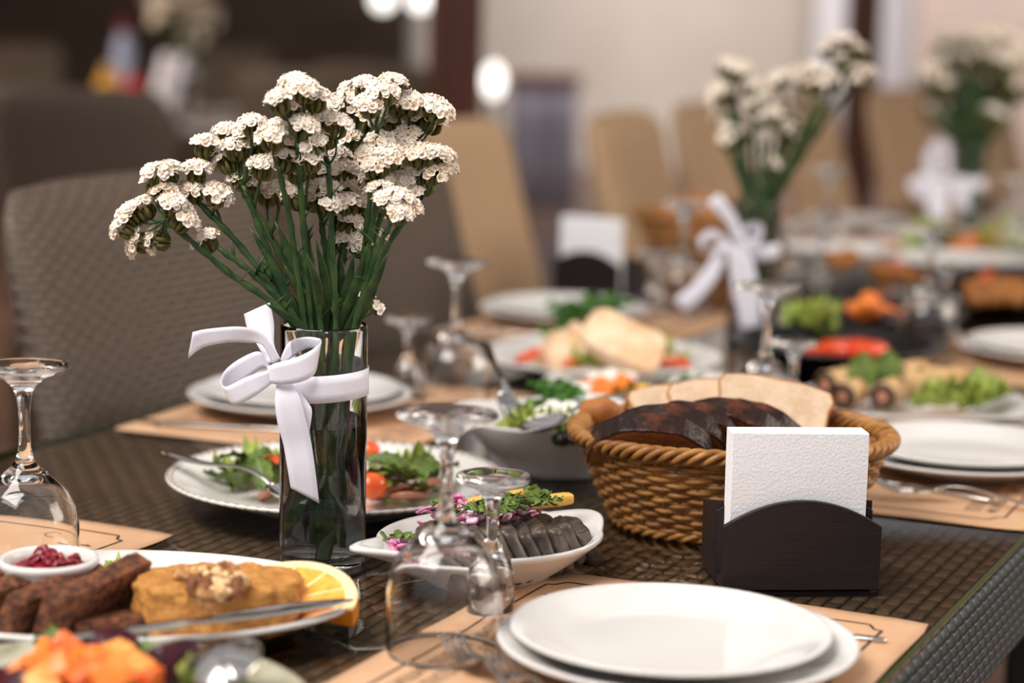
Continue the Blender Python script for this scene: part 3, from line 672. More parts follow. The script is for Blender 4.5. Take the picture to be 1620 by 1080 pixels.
for k in range(22):
    x, y = rr.uniform(-0.035, 0.045), rr.uniform(-0.024, 0.014) ; mb = MB()
    if k > 18: x, y = -0.075 + 0.02 * (k - 19), 0.022
    d = Vector((rr.uniform(.012, .030), rr.uniform(-.014, .014), 0.004)); P_ = crom([(-d.x * .5, -d.y * .5, 0), (0, 0, 0.005), (d.x * .5, d.y * .5, .003)], 5)
    mb.tube(P_, 0.0007, 5)
    for q in range(6):
        s_ = rr.uniform(0.0035, 0.0068); a = rr.uniform(0, 6); c_ = P_[rr.randrange(1, len(P_))] + Vector((math.cos(a), math.sin(a), .3)) * s_
        O = [Vector((s_ * math.cos(t) * (1 - .2 * math.cos(t)), .72 * s_ * math.sin(t), .15 * s_ * math.cos(2 * t))) for t in np.linspace(0, 2 * PI, 11)[:-1]]
        mb.add(O, [tuple(range(10))], 0, rmat(c_, rr.uniform(-.7, .7), rr.uniform(-.7, .7), a))
    piece('pea_shoot', mb, 'dark_leaf', fp(x, y, 0.056 if x > -.05 else .032), 'fine green pea shoot sprig scattered over the fish slices', 'herb', 'pea shoots on the fish dish', rr.uniform(-.5, .5), solid=0.0003)

# ================================================================== PATE PLATE
PC = Vector((-0.290, 1.505, TOP + 0.002))
def oval_plate(a, b, h=0.022, rim=0.75):
    pr = [(0.55, 0), (0.58, 0), (0.60, .003), (0.82, h * .5), (0.97, h * .92), (1.0, h), (1.0, h + .0028), (.975, h + .0035), (.93, h + .001), (.80, h * .5 + .003), (.70, .0065), (.58, .0055), (.005, .005)]
    return MB().lathe([(r, z) for r, z in pr], 80, a, b)
tag(obj('oval_platter', oval_plate(0.182, 0.122), 'white_ceramic', loc=PC), 'white oval platter with pate, rye toast and red relish', 'platter')
mb = MB().squad((0.060, 0.038, 0.0195), (0.24, 0.7), 96, 40, 0.0056, 100, 4)
for v in mb.V: v += v.normalized() * 0.0016 * noise.noise(v * 330)
pt = piece('pate_portion', mb, 'pate', at(347, 950, 0.026), 'rough ochre pate slab topped with walnuts', 'pate', None, R(6))
for k, (x, y) in enumerate(((296, 905), (318, 903), (308, 915), (338, 895), (352, 907), (330, 918), (366, 898), (380, 912), (368, 920), (326, 938), (350, 922))):
    rr2 = random.Random(k); mb = MB().squad((rr2.uniform(.0075, .0105), rr2.uniform(.0050, .0065), rr2.uniform(.0042, .0058)), (.8, .8), 24, 14, 0.006, 240, k)
    piece('walnut_piece', mb, ('walnut', 'walnut_pale', 'walnut_dark')[k % 3], at(x, y + 8, 0.049), 'broken brown walnut piece on top of the pate', 'walnut', 'walnut pieces on the pate', rrot(rr2, .8))
# orange half wheel
def orange_half(r_, t_):
    n = 28; A = [PI * i / n for i in range(n + 1)]
    mb = MB()
    mb.prism([(r_ * math.cos(a), r_ * math.sin(a)) for a in A], -t_ / 2, t_ / 2, 1, 0)
    return mb
def orange_pulp(r_, t_):
    mb = MB()
    for k in range(5):
        a0, a1 = PI * k / 5 + 0.02, PI * (k + 1) / 5 - 0.02; am = (a0 + a1) / 2
        P_ = [(0.004 * math.cos(am), 0.004 * math.sin(am) + .0006)] + [(r_ * .82 * math.cos(a), r_ * .82 * math.sin(a)) for a in np.linspace(a0, a1, 6)]
        mb.prism(P_, -t_ / 2 - .0006, t_ / 2 + .0006)
    return mb
mat('pulp', (240, 158, 52), 0.2, (250, 188, 90), 120, coat=0.6, bump=0.0012, bscale=180)
og = thing('orange_slice', at(458, 962, 0.022), (R(20), R(3), R(-18)), 'half orange wheel resting beside the pate', 'orange')
obj('rind', orange_half(0.050, 0.015), ['rind', 'pith'], og, bevel=0.001); obj('pulp', orange_pulp(0.050, 0.015), 'pulp', og, bevel=0.0006)
# rye toasts: standing bars leaning on each other
def bar(x0, y0, h0, x1, y1, h1, wd, th, tilt, label, sd):
    a, b = at(x0, y0, h0), at(x1, y1, h1); d = b - a; L_ = d.length
    q = d.to_track_quat('X', 'Z').to_matrix().to_4x4()
    o = obj('rye_toast', MB().squad((L_ / 2, th / 2, wd / 2), (0.16, 0.18), 56, 20, 0.0024, 120, sd), 'rye')
    o.matrix_world = Matrix.Translation((a + b) / 2) @ q @ Matrix.Rotation(tilt, 4, 'X'); tag(o, label, 'bread', 'rye toasts on the pate platter')
bar(70, 982, .026, 222, 912, .036, .040, .017, R(24), 'dark rye toast lying highest, its end touching the pate', 1)
bar(8, 982, .024, 150, 922, .028, .038, .016, R(26), 'dark rye toast in the middle of the leaning row', 2)
bar(-40, 962, .024, 98, 926, .028, .036, .015, R(26), 'dark rye toast nearest the ramekin in the leaning row', 3)
bar(-60, 938, .022, 10, 924, .024, .034, .014, R(20), 'dark rye toast cut by the picture edge', 5)
bar(112, 992, .014, 290, 976, .014, .040, .014, R(84), 'dark rye toast lying flat beneath the knife', 4)
# ramekin with relish
rk = obj('ramekin', MB().lathe([(.0005, .002), (.024, .002), (.0255, 0), (.0275, 0), (.0285, .003), (.0310, .028), (.0322, .034), (.0358, .0385), (.0368, .0405), (.0362, .0430), (.0342, .0442), (.0325, .0430), (.0300, .0375), (.0285, .028), (.0270, .008), (.0005, .006)], 64), 'white_ceramic', loc=at(77, 895, 0.043) - Vector((0, 0, 0.037)))
tag(rk, 'small white ramekin of red relish at the platter end', 'ramekin')
RC = rk.location.copy()
mb = MB(); mb.squad((.0285, .0285, .012), (.6, 1), 40, 14, 0.004, 110, 2, M=rmat((0, 0, .030)))
for k in range(16):
    a = k * 2.4; r_ = .020 * math.sqrt((k + .5) / 16); b = rr.uniform(0, 6)
    P_ = [Vector((r_ * math.cos(a) + .007 * math.cos(b + t), r_ * math.sin(a) + .007 * math.sin(b + t), .041 + .0025 * math.sin(t * 2) + rr.uniform(0, .003))) for t in np.linspace(0, 2.2, 7)]
    mb.tube(P_, [.001, .0024, .003, .003, .003, .0024, .001], 6, flat=.5)
tag(obj('relish', mb, 'relish', loc=RC), 'glossy dark red onion relish heaped in the white ramekin', 'relish')
for k, (x, y) in enumerate(((4, 925), (20, 930), (150, 912), (165, 908))):
    piece('lettuce_leaf', frillmb(.016, random.Random(k), .6), 'lettuce', at(x, y, .014), 'frilly pale green lettuce leaf tucked ' + ('left of' if k < 2 else 'right of') + ' the white ramekin', 'lettuce', 'lettuce leaves by the ramekin', rr.uniform(0, 6))

# ================================================================== CUTLERY
def knife_mb():
    """lies along +x from 0 to .23, blade upright on edge is turned by the caller"""
    mb = MB(); top = [(0.0, .0022), (.010, .0042), (.05, .0048), (.092, .0040), (.100, .0032), (.108, .0060), (.150, .0085), (.20, .0080), (.222, .0048), (.232, .0005)]
    rings = []
    for x, h in top:
        th = .0024 if x < .1 else .0009 * (1.1 - (x - .1) * 3)
        rings.append([Vector((x, -h, 0)), Vector((x, -h * .5, th)), Vector((x, h * .6, th * .8)), Vector((x, h, 0)), Vector((x, h * .6, -th * .8)), Vector((x, -h * .5, -th))])
    return mb.rings(rings)
def fork_mb():
    """handle at 0, tines end at x=.195"""
    mb = MB(); P_ = crom([(0, 0, 0), (.05, 0, .002), (.10, 0, .010), (.125, 0, .010), (.140, 0, .004)], 5)
    mb.tube(P_, [.0055, .006, .006, .0055, .005, .0045, .004, .0035, .003, .003, .003, .003, .003, .003, .003, .0035, .004, .005, .007, .009, .010][:len(P_)], 8, flat=.3, ref=(0, 0, 1))
    mb.squad((.014, .0105, .0013), (.6, .7), 16, 8, M=rmat((.149, 0, .0022), 0, R(10), 0))
    for y in (-.0078, -.0026, .0026, .0078):
        mb.tube(crom([(.154, y, .001), (.172, y, -.001), (.186, y, .002), (.197, y * .95, .006)], 3), [.0016] * 8 + [.0011, .0005], 6, flat=.7)
    return mb
def spoon_mb():
    mb = MB(); P_ = crom([(0, 0, 0), (.05, 0, .003), (.10, 0, .012), (.128, 0, .010), (.140, 0, .006)], 5)
    mb.tube(P_, [.0058, .006, .006, .0055, .005, .0045, .004, .0035, .003, .0028, .0028, .0028, .003, .003, .003, .003, .003, .003, .0034, .0036, .004][:len(P_)], 8, flat=.35, ref=(0, 0, 1))
    G = []
    for i in range(13):
        r_ = i / 12; G.append([Vector((.163 + .027 * r_ * math.cos(a) * (1 + .08 * math.cos(a)), .0185 * r_ * math.sin(a), -.0015 + .0085 * r_ * r_)) for a in np.linspace(0, 2 * PI, 33)])
    mb.grid(G); return mb
def lay(name, mbf, a, b, roll, label, cat='cutlery', group=None, hold='tip'):
    """from handle end a toward tip b"""
    d = Vector(b) - Vector(a); q = d.to_track_quat('X', 'Z').to_matrix().to_4x4()
    if hold == 'tip': a = Vector(b) - d.normalized() * {'table_knife': .232, 'dinner_fork': .197, 'spoon': .19}[name]
    o = obj(name, mbf(), 'steel', solid=0.0008 if name == 'spoon' else 0)
    o.matrix_world = Matrix.Translation(Vector(a)) @ q @ Matrix.Rotation(roll, 4, 'X'); return tag(o, label, cat, group)
lay('table_knife', knife_mb, at(95, 1012, .041), at(560, 948, .034), R(12), 'steel knife laid across the pate platter', 'knife')
lay('table_knife', knife_mb, at(1402, 1014, .004), st(-0.655, 1.452, .003), R(8), 'steel knife half under the nearest plate stack', 'knife', hold='handle')
a = st(-0.415, 1.14, .004)
for k, dx in enumerate((0, .036)):
    tip = at(712 + 72 * k, 1012 + 28 * k, .011); hd = tip + Vector((0.068, -0.185, -.007))
    lay('dinner_fork', fork_mb, hd, tip, 0, 'steel fork with tines up, ' + ('touching the rim of the upturned wine glass' if k == 0 else 'closest to the nearest plate stack'), 'fork', 'forks beside the nearest plates')
lay('dinner_fork', fork_mb, at(1665, 808, .004), at(1385, 768, .012), 0, 'steel fork on the mat right of the bread basket', 'fork')
lay('table_knife', knife_mb, at(1575, 793, .004), at(1400, 760, .004), 0, 'steel knife partly under the plate stack behind the bread basket', 'knife', hold='handle')
lay('table_knife', knife_mb, at(440, 679, .005), at(215, 664, .004), 0, 'steel knife on the mat behind the ribbon bow', 'knife')
lay('table_knife', knife_mb, at(760, 524, .004), at(640, 516, .004), 0, 'blurred knife on the mat in front of the tan chair plates', 'knife')

# ================================================================== NAPKIN HOLDERS
def holder(loc, rz, label):
    o = thing('napkin_holder', loc, rz, label, 'napkin holder', 'dark wood napkin holders')
    n = 24; W_ = 0.129
    arch = [(-W_ / 2, 0), (W_ / 2, 0), (W_ / 2, .052)] + [(W_ / 2 * .93 * (1 - 2 * i / n), .0545 + .0185 * (1 - (1 - 2 * i / n) ** 2)) for i in range(n + 1)] + [(-W_ / 2, .052)]
    f = obj('front_board', MB().prism(arch, 0, .006, M=Matrix.Rotation(R(90), 4, 'X')), 'dark_wood', o, smooth=False, bevel=0.0007); f.location.y = .006
    obj('joint_tab', MB().box((.0, -.0002, .0035), (.030, .0005, .0062)), 'dark_wood', f, smooth=False).location.y = -.006
    bk = obj('middle_board', MB().prism([(x, z * 1.12) for x, z in arch], 0, .006, M=Matrix.Rotation(R(90), 4, 'X')), 'dark_wood', o, smooth=False, bevel=0.0007); bk.location.y = .036
    obj('base', MB().box((0, .048, .003), (W_ - .002, .084, .006)), 'dark_wood', o, smooth=False)
    for sx in (-1, 1):
        side = [(.033, 0), (.090, 0), (.090, .054), (.033, .066)]
        obj('side_board', MB().prism(side, -.003, .003, M=rmat((sx * (W_ / 2 - .003) - .003 * 0, 0, 0)) @ Matrix.Rotation(R(90), 4, 'Z') @ Matrix.Rotation(R(90), 4, 'X')), 'dark_wood', o, smooth=False, bevel=0.0006)
    obj('rear_board', MB().box((0, .087, .028), (W_ - .014, .006, .044)), 'dark_wood', o, smooth=False)
    obj('divider', MB().box((-.022, .061, .034), (.005, .046, .056)), 'dark_wood', o, smooth=False)
    return o
def napkins(loc, rz, n, label, group, dx=-.0028, wd=.1105, ht=.1205):
    for k in range(n):
        q = random.Random(k); G = []
        mb = MB(); th = .0022
        y = .0075 + k * .0025
        for (yy, tw) in ((y, 1),):
            V = []
            rings = []
            for i in range(9):
                z = .0062 + ht * i / 8; bow = .0007 * math.sin(i * .8 + k)
                rings.append([Vector((-wd / 2 + dx + q.uniform(-.0002, .0002), yy + bow, z)), Vector((wd / 2 + dx, yy + bow, z - (0.001 if i == 8 else 0))), Vector((wd / 2 + dx, yy + th + bow, z)), Vector((-wd / 2 + dx, yy + th + bow, z))])
            mb.rings(rings)
        o = obj('paper_napkin', mb, 'napkin', loc=loc, rz=rz, smooth=False, bevel=0.0004); tag(o, label, 'napkin', group)
HL = Vector((0.2352, 1.6445, TOP + 0.0003)); HR = math.atan2(0.010, 0.13) + R(1.0)
holder(HL, HR, 'dark wooden napkin holder with arched front beside the bread basket')
napkins(HL, HR, 10, 'white embossed paper napkin standing in the front holder', 'napkins in the front holder')
H2L = at(925, 467, 0); holder(H2L, R(-35), 'blurred dark napkin holder at the far table side below tan chairs')
napkins(H2L, R(-35), 8, 'white paper napkin standing in the far holder', 'napkins in the far holder', dx=0)

# ================================================================== BREAD BASKET
def basket(loc, rz, label, a0=.100, b0=.078, a1=.138, b1=.112, H_=.080, rows=15, stakes=44):
    o = thing('bread_basket', loc, rz, label, 'basket')
    def E(t, z, off=0):
        f = z / H_; e = f ** .8; a, b = a0 + (a1 - a0) * e + off, b0 + (b1 - b0) * e + off
        p = 0.88; c_, s_ = math.cos(t), math.sin(t)
        return Vector((a * math.copysign(abs(c_) ** p, c_), b * math.copysign(abs(s_) ** p, s_), z))
    mb = MB()
    for k in range(stakes):
        t = 2 * PI * k / stakes; mb.tube([E(t, z) for z in np.linspace(.002, H_, 6)], .0016, 5)
    obj('stakes', mb, 'wicker_cane', o)
    mb = MB(); N = stakes * 4
    for r_ in range(rows):
        z = .004 + (H_ - .010) * r_ / (rows - 1)
        mb.tube([E(2 * PI * i / N, z + .0007 * math.sin(i * .37 + r_), .0027 * math.cos(PI * i / 4 + PI * r_)) for i in range(N)], .0024, 6, loop=True)
    obj('woven_wall', mb, 'wicker_cane', o)
    mb = MB()
    for k in range(4):
        mb.tube([E(2 * PI * i / 240, H_ + .002 + .0055 * math.sin(2 * PI * (i * 17 / 240 + k / 4)), .0015 + .0062 * math.cos(2 * PI * (i * 17 / 240 + k / 4))) for i in range(240)], .0031, 7, loop=True)
    obj('braided_rim', mb, 'wicker_cane', o)
    mb = MB()
    for k in range(3):
        mb.tube([E(2 * PI * i / 200, .004 + .003 * math.sin(2 * PI * (i * 15 / 200 + k / 3)), .0015 + .003 * math.cos(2 * PI * (i * 15 / 200 + k / 3))) for i in range(200)], .0024, 6, loop=True)
    obj('braided_foot', mb, 'wicker_cane', o)
    obj('bottom', MB().lathe([(.001, .003), (1, .003), (1, .006), (.001, .006)], 48, a0 * .97, b0 * .97), 'wicker_cane', o)
    return o
BC = Vector((0.200, 1.872, TOP + 0.0005))
basket(BC, R(2), 'oval honey coloured wicker basket filled with sliced bread')
def slab(P_, t_, ins):
    """a slice: crumb faces inside a thin crust outline, crust on the outside"""
    n = len(P_); c_ = Vector((sum(p[0] for p in P_) / n, sum(p[1] for p in P_) / n)); IN = []
    for p in P_:
        d = Vector(p) - c_; IN.append(c_ + d * max(0, 1 - ins / max(d.length, 1e-4)))
    mb = MB(); rings = [[Vector((*q, -t_ / 2)) for q in IN], [Vector((*q, -t_ / 2)) for q in P_], [Vector((*q, t_ / 2)) for q in P_], [Vector((*q, t_ / 2)) for q in IN]]
    mb.rings(rings, mi=1); mb.MI[-2:] = [0, 0]; return mb
def slice_white(w_, h_, t_):
    P_ = [(-w_ / 2, 0), (w_ / 2, 0), (w_ / 2 * 1.0, h_ * .68), (w_ / 2 * 1.06, h_ * .82), (w_ / 2 * .98, h_ * .93)] + [(w_ / 2 * x, h_ * (1 - .09 * abs(x) ** 3)) for x in np.linspace(.85, -.85, 12)] + [(-w_ / 2 * .98, h_ * .93), (-w_ / 2 * 1.06, h_ * .82), (-w_ / 2, h_ * .68)]
    return slab(P_, t_, .0022)
def put(name, mb, mats, c, rot, label, cat, group=None, bevel=0.0012, smooth=False):
    o = obj(name, mb, mats, loc=c, rz=rot, bevel=bevel, smooth=smooth); return tag(o, label, cat, group)
def up_slice(name, mb, mats, px, py, Y, yaw, lean, roll, label, group, bevel=.0012):
    c = deep(px, py, Y); o = obj(name, mb, mats, bevel=bevel, smooth=False)
    o.matrix_world = Matrix.Translation(c) @ Matrix.Rotation(yaw, 4, 'Z') @ Matrix.Rotation(R(90) - lean, 4, 'X') @ Matrix.Rotation(roll, 4, 'Z'); return tag(o, label, 'bread', group)
up_slice('bread_slice', slice_white(.104, .075, .013), ['crumb', 'crust'], 1208, 722, 1.925, R(-6), R(24), R(-9), 'large white bread slice facing front in the basket', None)
up_slice('bread_slice', slice_white(.090, .072, .013), ['crumb', 'crust'], 1140, 715, 1.950, R(-2), R(28), R(4), 'white bread slice just behind the large one', None)
up_slice('bread_slice', slice_white(.080, .062, .013), ['crumb', 'crust'], 1075, 705, 1.955, R(10), R(34), R(6), 'white bread slice rearmost at the basket back, behind dark loaf slices', None)
# dark loaf slices: half ovals lying overlapped, crust to the front
def loaf_slice(w_, h_, t_):
    n = 36; P_ = [(w_ / 2 * math.cos(a), h_ * (math.sin(a) ** .8 if math.sin(a) > 0 else 0) * (1 + .018 * math.sin(a * 7 + w_ * 900) + .012 * math.sin(a * 13))) for a in [PI * i / n for i in range(n + 1)]]
    return slab(P_, t_, .003)
DS = [(1030, 690, 1.80, -4, -2), (1062, 676, 1.825, -8, -6), (1108, 672, 1.84, -14, -10), (1160, 668, 1.845, -18, -16), (1200, 672, 1.86, -22, -22)]
for k, (px, py, Y, yaw, rl) in enumerate(DS):
    c = deep(px, py, Y); o = obj('dark_bread_slice', loaf_slice(.112 - .004 * k, .050, .021), ['brown_crumb', 'black_crust'], bevel=.003, smooth=False)
    o.matrix_world = Matrix.Translation(c) @ Matrix.Rotation(R(yaw), 4, 'Z') @ Matrix.Rotation(R(-rl * .6), 4, 'Y') @ Matrix.Rotation(R(128), 4, 'X') @ Matrix.Translation((0, -.030, 0))
    tag(o, ('first', 'second', 'third', 'fourth', 'last')[k] + ' dark crusted loaf slice in the overlapping row, counted from the bun', 'bread', 'dark loaf slices in the basket')
piece('bread_bun', MB().squad((.020, .017, .014), (.9, .9), 24, 14, .003, 60, 2), 'crust', at(950, 652, .088), 'small golden bun piece at the basket edge', 'bread')

# ================================================================== SALAD PLATE BEHIND THE VASE
mp = bpy.data.materials.new('patterned_ceramic'); mp.use_nodes = True; n = mp.node_tree; b = n.nodes['Principled BSDF']; b.inputs['Roughness'].default_value = .12
tc = n.nodes.new('ShaderNodeTexCoord'); sx = n.nodes.new('ShaderNodeSeparateXYZ'); n.links.new(tc.outputs['Object'], sx.inputs[0])
def _m(op, a, bb=None):
    k = n.nodes.new('ShaderNodeMath'); k.operation = op
    for i, v in enumerate((a, bb)):
        if v is None: continue
        if isinstance(v, (int, float)): k.inputs[i].default_value = v
        else: n.links.new(v, k.inputs[i])
    return k.outputs[0]
rad = _m('SQRT', _m('ADD', _m('POWER', sx.outputs[0], 2), _m('POWER', sx.outputs[1], 2))); ang = _m('ARCTAN2', sx.outputs[1], sx.outputs[0])
pat = _m('MULTIPLY', _m('GREATER_THAN', rad, .149), _m('GREATER_THAN', _m('ADD', _m('SINE', _m('MULTIPLY', ang, 90)), _m('SINE', _m('MULTIPLY', rad, 1800))), .35))
pat = _m('MULTIPLY', pat, _m('LESS_THAN', rad, .1575))
mi = n.nodes.new('ShaderNodeMix'); mi.data_type = 'RGBA'; mi.inputs[6].default_value = C(226, 222, 216); mi.inputs[7].default_value = C(122, 84, 58)
n.links.new(pat, mi.inputs[0]); n.links.new(mi.outputs[2], b.inputs['Base Color']); MT['patterned_ceramic'] = mp
SPC = Vector((-0.160, 1.918, TOP + .0005)); CH = Vector((0.114, 2.665, TOP + .0005))
plate(SPC, 1.30, 'wide white plate with brown patterned rim behind the vase', 'serving_plate', 'patterned_ceramic', group='wide serving plates')
plate(CH, 1.28, 'wide white plate of chicken salad near the far napkin holder', 'serving_plate', 'white_ceramic', group='wide serving plates')
def scatter(pts, make, name, m, h, label, cat, group, seed, tilt=.5, **k):
    q = random.Random(seed)
    for (x, y, *e) in pts:
        piece(name, make(q), m, at(x, y, h + (e[0] if e else 0)), label, cat, group, rrot(q, tilt), **k)
lf = lambda l, w_: (lambda q: leafmb(l * q.uniform(.8, 1.2), w_ * q.uniform(.8, 1.2), q.uniform(-.2, .3), q, .002))
scatter([(350,752),(372,742,.008),(395,748,.004),(365,762),(388,768,.004),(415,752,.012),(402,735,.012),(440,748,.01),(460,760,.01),(610,745,.012),(640,748,.012),(655,760,.006),(672,752,.006),(690,768),(705,760),(635,765,.01),(664,778,.002),(600,758,.014),(680,745,.004)],
        lf(.040, .010), 'salad_leaf', 'dark_leaf', .020, 'narrow green salad leaf on the patterned rim plate', 'leaf', 'leaves on the patterned plate', 51, .7)
scatter([(395,738,.006),(430,760,.004),(375,755,.002),(650,742,.004),(620,770,.002),(455,742,.004)], lambda q: frillmb(.024, q, .7), 'lettuce_leaf', 'lettuce', .016, 'frilled pale green lettuce leaf on the patterned rim plate', 'lettuce', 'lettuce on the patterned plate', 52, .4)
scatter([(460,768),(475,755,.008),(620,778,.002),(648,785),(668,772,.002),(602,782),(440,775)], lambda q: MB().squad((.022, .012, .003), (.5, .6), 18, 8, .004, 60, q.random()), 'meat_slice', 'meat', .019, 'thin pinkish brown meat slice in the salad behind the vase', 'meat', 'meat slices on the patterned plate', 53, .5)
for k, (x, y, r_, m_, l_) in enumerate(((430, 738, .013, 'tomato', 'red cherry tomato half left of the vase'), (588, 768, .0145, 'orange_tomato', 'orange cherry tomato half just right of the vase'), (584, 712, .011, 'tomato', 'red tomato piece at the rear of the patterned plate'), (548, 742, .012, 'tomato', 'red cherry tomato seen through the vase glass'), (625, 738, .010, 'orange_tomato', 'small orange tomato sliver among leaves right of the vase'))):
    piece('cherry_tomato', MB().squad((r_, r_, r_ * .85), (1, 1), 24, 16, .0008, 50, k), m_, at(x, y, .030), l_, 'tomato', 'cherry tomatoes on the patterned plate')
scatter([(608,738,.01),(600,728,.008),(628,752,.012)], lambda q: MB().tube([Vector((.012 * math.cos(t), .009 * math.sin(t), 0)) for t in np.linspace(0, 3, 8)], [.001] + [.003] * 6 + [.001], 6, flat=.4), 'onion_strip', 'beet', .026, 'dark purple onion strip on the patterned rim plate', 'onion', 'purple onion on the patterned plate', 54)
lay('spoon', spoon_mb, at(262, 716, .042), at(470, 792, .024), 0, 'serving spoon lying over the patterned plate rim', 'spoon', hold='handle')

# ================================================================== SQUARE BOWL
def sq_bowl():
    n = 72
    def ring(f, z, sq):
        o_ = []
        for i in range(n):
            a = 2 * PI * i / n; c_, s_ = math.cos(a), math.sin(a); p = sq
            k = (abs(c_) ** p + abs(s_) ** p) ** (-1 / p); o_.append(Vector((f * k * c_, f * k * s_, z + .006 * (z > .03) * (k - 1) / .2)))
        return o_
    return MB().rings([ring(f, z, q) for f, z, q in ((.001, .003, 2), (.046, .003, 2), (.048, 0, 2), (.052, 0, 2), (.054, .004, 2), (.075, .022, 2.3), (.090, .042, 2.8), (.097, .052, 3.2), (.0985, .0545, 3.2), (.096, .0555, 3.2), (.087, .045, 2.8), (.070, .024, 2.3), (.045, .008, 2), (.001, .007, 2))])
BW = Vector((0.052, 2.085, TOP + .0005))
tag(obj('salad_bowl', sq_bowl(), 'white_ceramic', loc=BW, rz=R(28)), 'white square-rimmed bowl of salad left of the bread basket', 'bowl')
piece('green_salad', MB().squad((.070, .070, .016), (.7, 1), 40, 12, .006, 40, 1), 'lettuce', BW + Vector((0, 0, .036)), 'bed of green salad filling the square-rimmed bowl', 'salad')
scatter([(835,675),(850,668,.004),(895,690),(905,695),(825,682),(880,672,.004)], lambda q: frillmb(.020, q, .7), 'lettuce_leaf', 'lettuce', .050, 'pale green lettuce leaf in the square-rimmed bowl', 'lettuce', 'lettuce in the square bowl', 61)
scatter([(862,655,.008),(885,662,.006),(905,668,.004),(875,645,.01),(900,650,.006),(855,668,.006)], lambda q: MB().squad((.012, .010, .008), (.7, .7), 16, 10, .002, 60, q.random()), 'cheese_cube', 'feta', .052, 'soft white cheese piece in the square-rimmed bowl', 'cheese', 'cheese pieces in the square bowl', 62)
scatter([(868,632,.006),(885,625,.008),(900,640,.004),(838,660)], lambda q: parsleymb(.020, q), 'parsley_sprig', 'parsley', .054, 'curly green parsley sprig in the square-rimmed bowl', 'parsley', 'parsley in the square bowl', 63, .3)
piece('tomato_bit', MB().squad((.006, .005, .004), (.8, .8), 12, 8), 'tomato', at(858, 668, .062), 'tiny red tomato bit on the white cheese', 'tomato')
for k, (x, y) in enumerate(((905, 692), (888, 695))):
    piece('olive', MB().squad((.010, .007, .007), (1, 1), 16, 10), 'olive', at(x, y, .054), 'black olive at the front rim of the square bowl', 'olive', 'olives in the square bowl')
lay('spoon', spoon_mb, at(975, 640, .080), at(828, 690, .058), 0, 'steel spoon dipping into the square-rimmed bowl', 'spoon')
tp = at(815, 670, .056); lay('dinner_fork', fork_mb, tp + Vector((-.030, .165, .045)), tp, 0, 'steel fork leaning out of the square-rimmed bowl', 'fork')

# ================================================================== CHICKEN SALAD PLATE
piece('salad_mound', MB().squad((.080, .066, .038), (.8, 1), 40, 14, .014, 30, 3), 'chicken', CH + Vector((.0, 0, .020)), 'mound of dressed salad under the chicken', 'salad')
piece('chicken_slice', MB().squad((.050, .032, .009), (.2, .5), 40, 14, .006, 40, 5), 'chicken', at(985, 540, .064), 'large pale chicken slice leaning on the salad mound', 'chicken', None, (R(42), R(24), R(-8)))
scatter([(905,545,.03),(930,552,.032),(950,560,.03),(880,555,.015),(965,572,.02),(1010,565,.015),(915,525,.045),(860,560,.01),(1045,572,.005),(940,535,.045)], lambda q: MB().squad((.020, .013, .008), (.5, .6), 16, 8, .004, 50, q.random()), 'chicken_piece', 'chicken', .012, 'golden chicken strip or crouton on the chicken salad', 'chicken', 'chicken pieces on the salad', 71, .7)
scatter([(895,520,.04),(910,510,.052),(885,540,.03),(930,498,.06),(950,494,.062),(965,490,.064),(900,500,.055)], lambda q: parsleymb(.026, q, 20), 'parsley_sprig', 'parsley', .0, 'dark green parsley sprig atop the chicken salad', 'parsley', 'parsley on the chicken salad', 72, .3)
scatter([(845,562),(905,578),(950,577),(1030,575),(1058,578),(1078,576),(828,570),(1055,556)], lambda q: wedge(.014, q), 'tomato_wedge', 'tomato', .026, 'red tomato wedge around the rim of the chicken salad', 'tomato', 'tomato wedges on the chicken plate', 73, .4)
scatter([(925,572,.004),(940,580),(935,560,.01),(1065,562),(1000,575)], lambda q: frillmb(.022, q, .7), 'lettuce_leaf', 'lettuce', .026, 'light green lettuce leaf at the foot of the chicken salad', 'lettuce', 'lettuce on the chicken plate', 74)

# ================================================================== CARROT AND CHEESE PLATTER
EP = at(1010, 630, .0); EP.z = TOP + .0005
tag(obj('oval_platter', oval_plate(.115, .072, .022), 'white_ceramic', loc=EP, rz=R(8)), 'white oval platter with orange and white cubes behind the bread', 'platter')
scatter([(935,612),(955,608),(970,614),(985,608,.004),(948,622),(1000,618)], lambda q: MB().squad((.011, .011, .009), (.35, .35), 16, 8, .001, 50, q.random()), 'carrot_cube', 'carrot', .026, 'orange vegetable cube on the platter behind the bread', 'vegetable', 'orange cubes on the oval platter', 81)
scatter([(922,618),(945,602),(990,600),(965,600),(1075,612)], lambda q: MB().squad((.011, .010, .009), (.35, .35), 16, 8, .001, 50, q.random()), 'cheese_cube', 'feta', .028, 'white cheese cube on the platter behind the bread', 'cheese', 'white cubes on the oval platter', 82)
scatter([(1010,612,.004),(1048,614)], lambda q: MB().squad((.014, .010, .006), (1, 1), 16, 8), 'olive', 'olive', .026, 'dark olive slice on the platter behind the bread', 'olive', 'olives on the oval platter', 83)
scatter([(1028,620),(1015,626),(1060,622),(1090,620)], lambda q: MB().squad((.016, .011, .005), (.7, .8), 16, 8, .002, 50), 'potato_slice', 'potato', .026, 'yellow slice on the platter behind the bread', 'vegetable', 'yellow slices on the oval platter', 84)
scatter([(992,626),(1072,606),(1098,606),(1082,616)], lambda q: parsleymb(.015, q, 12), 'parsley_sprig', 'parsley', .028, 'green herb tuft on the platter behind the bread', 'parsley', 'herbs on the oval platter', 85)

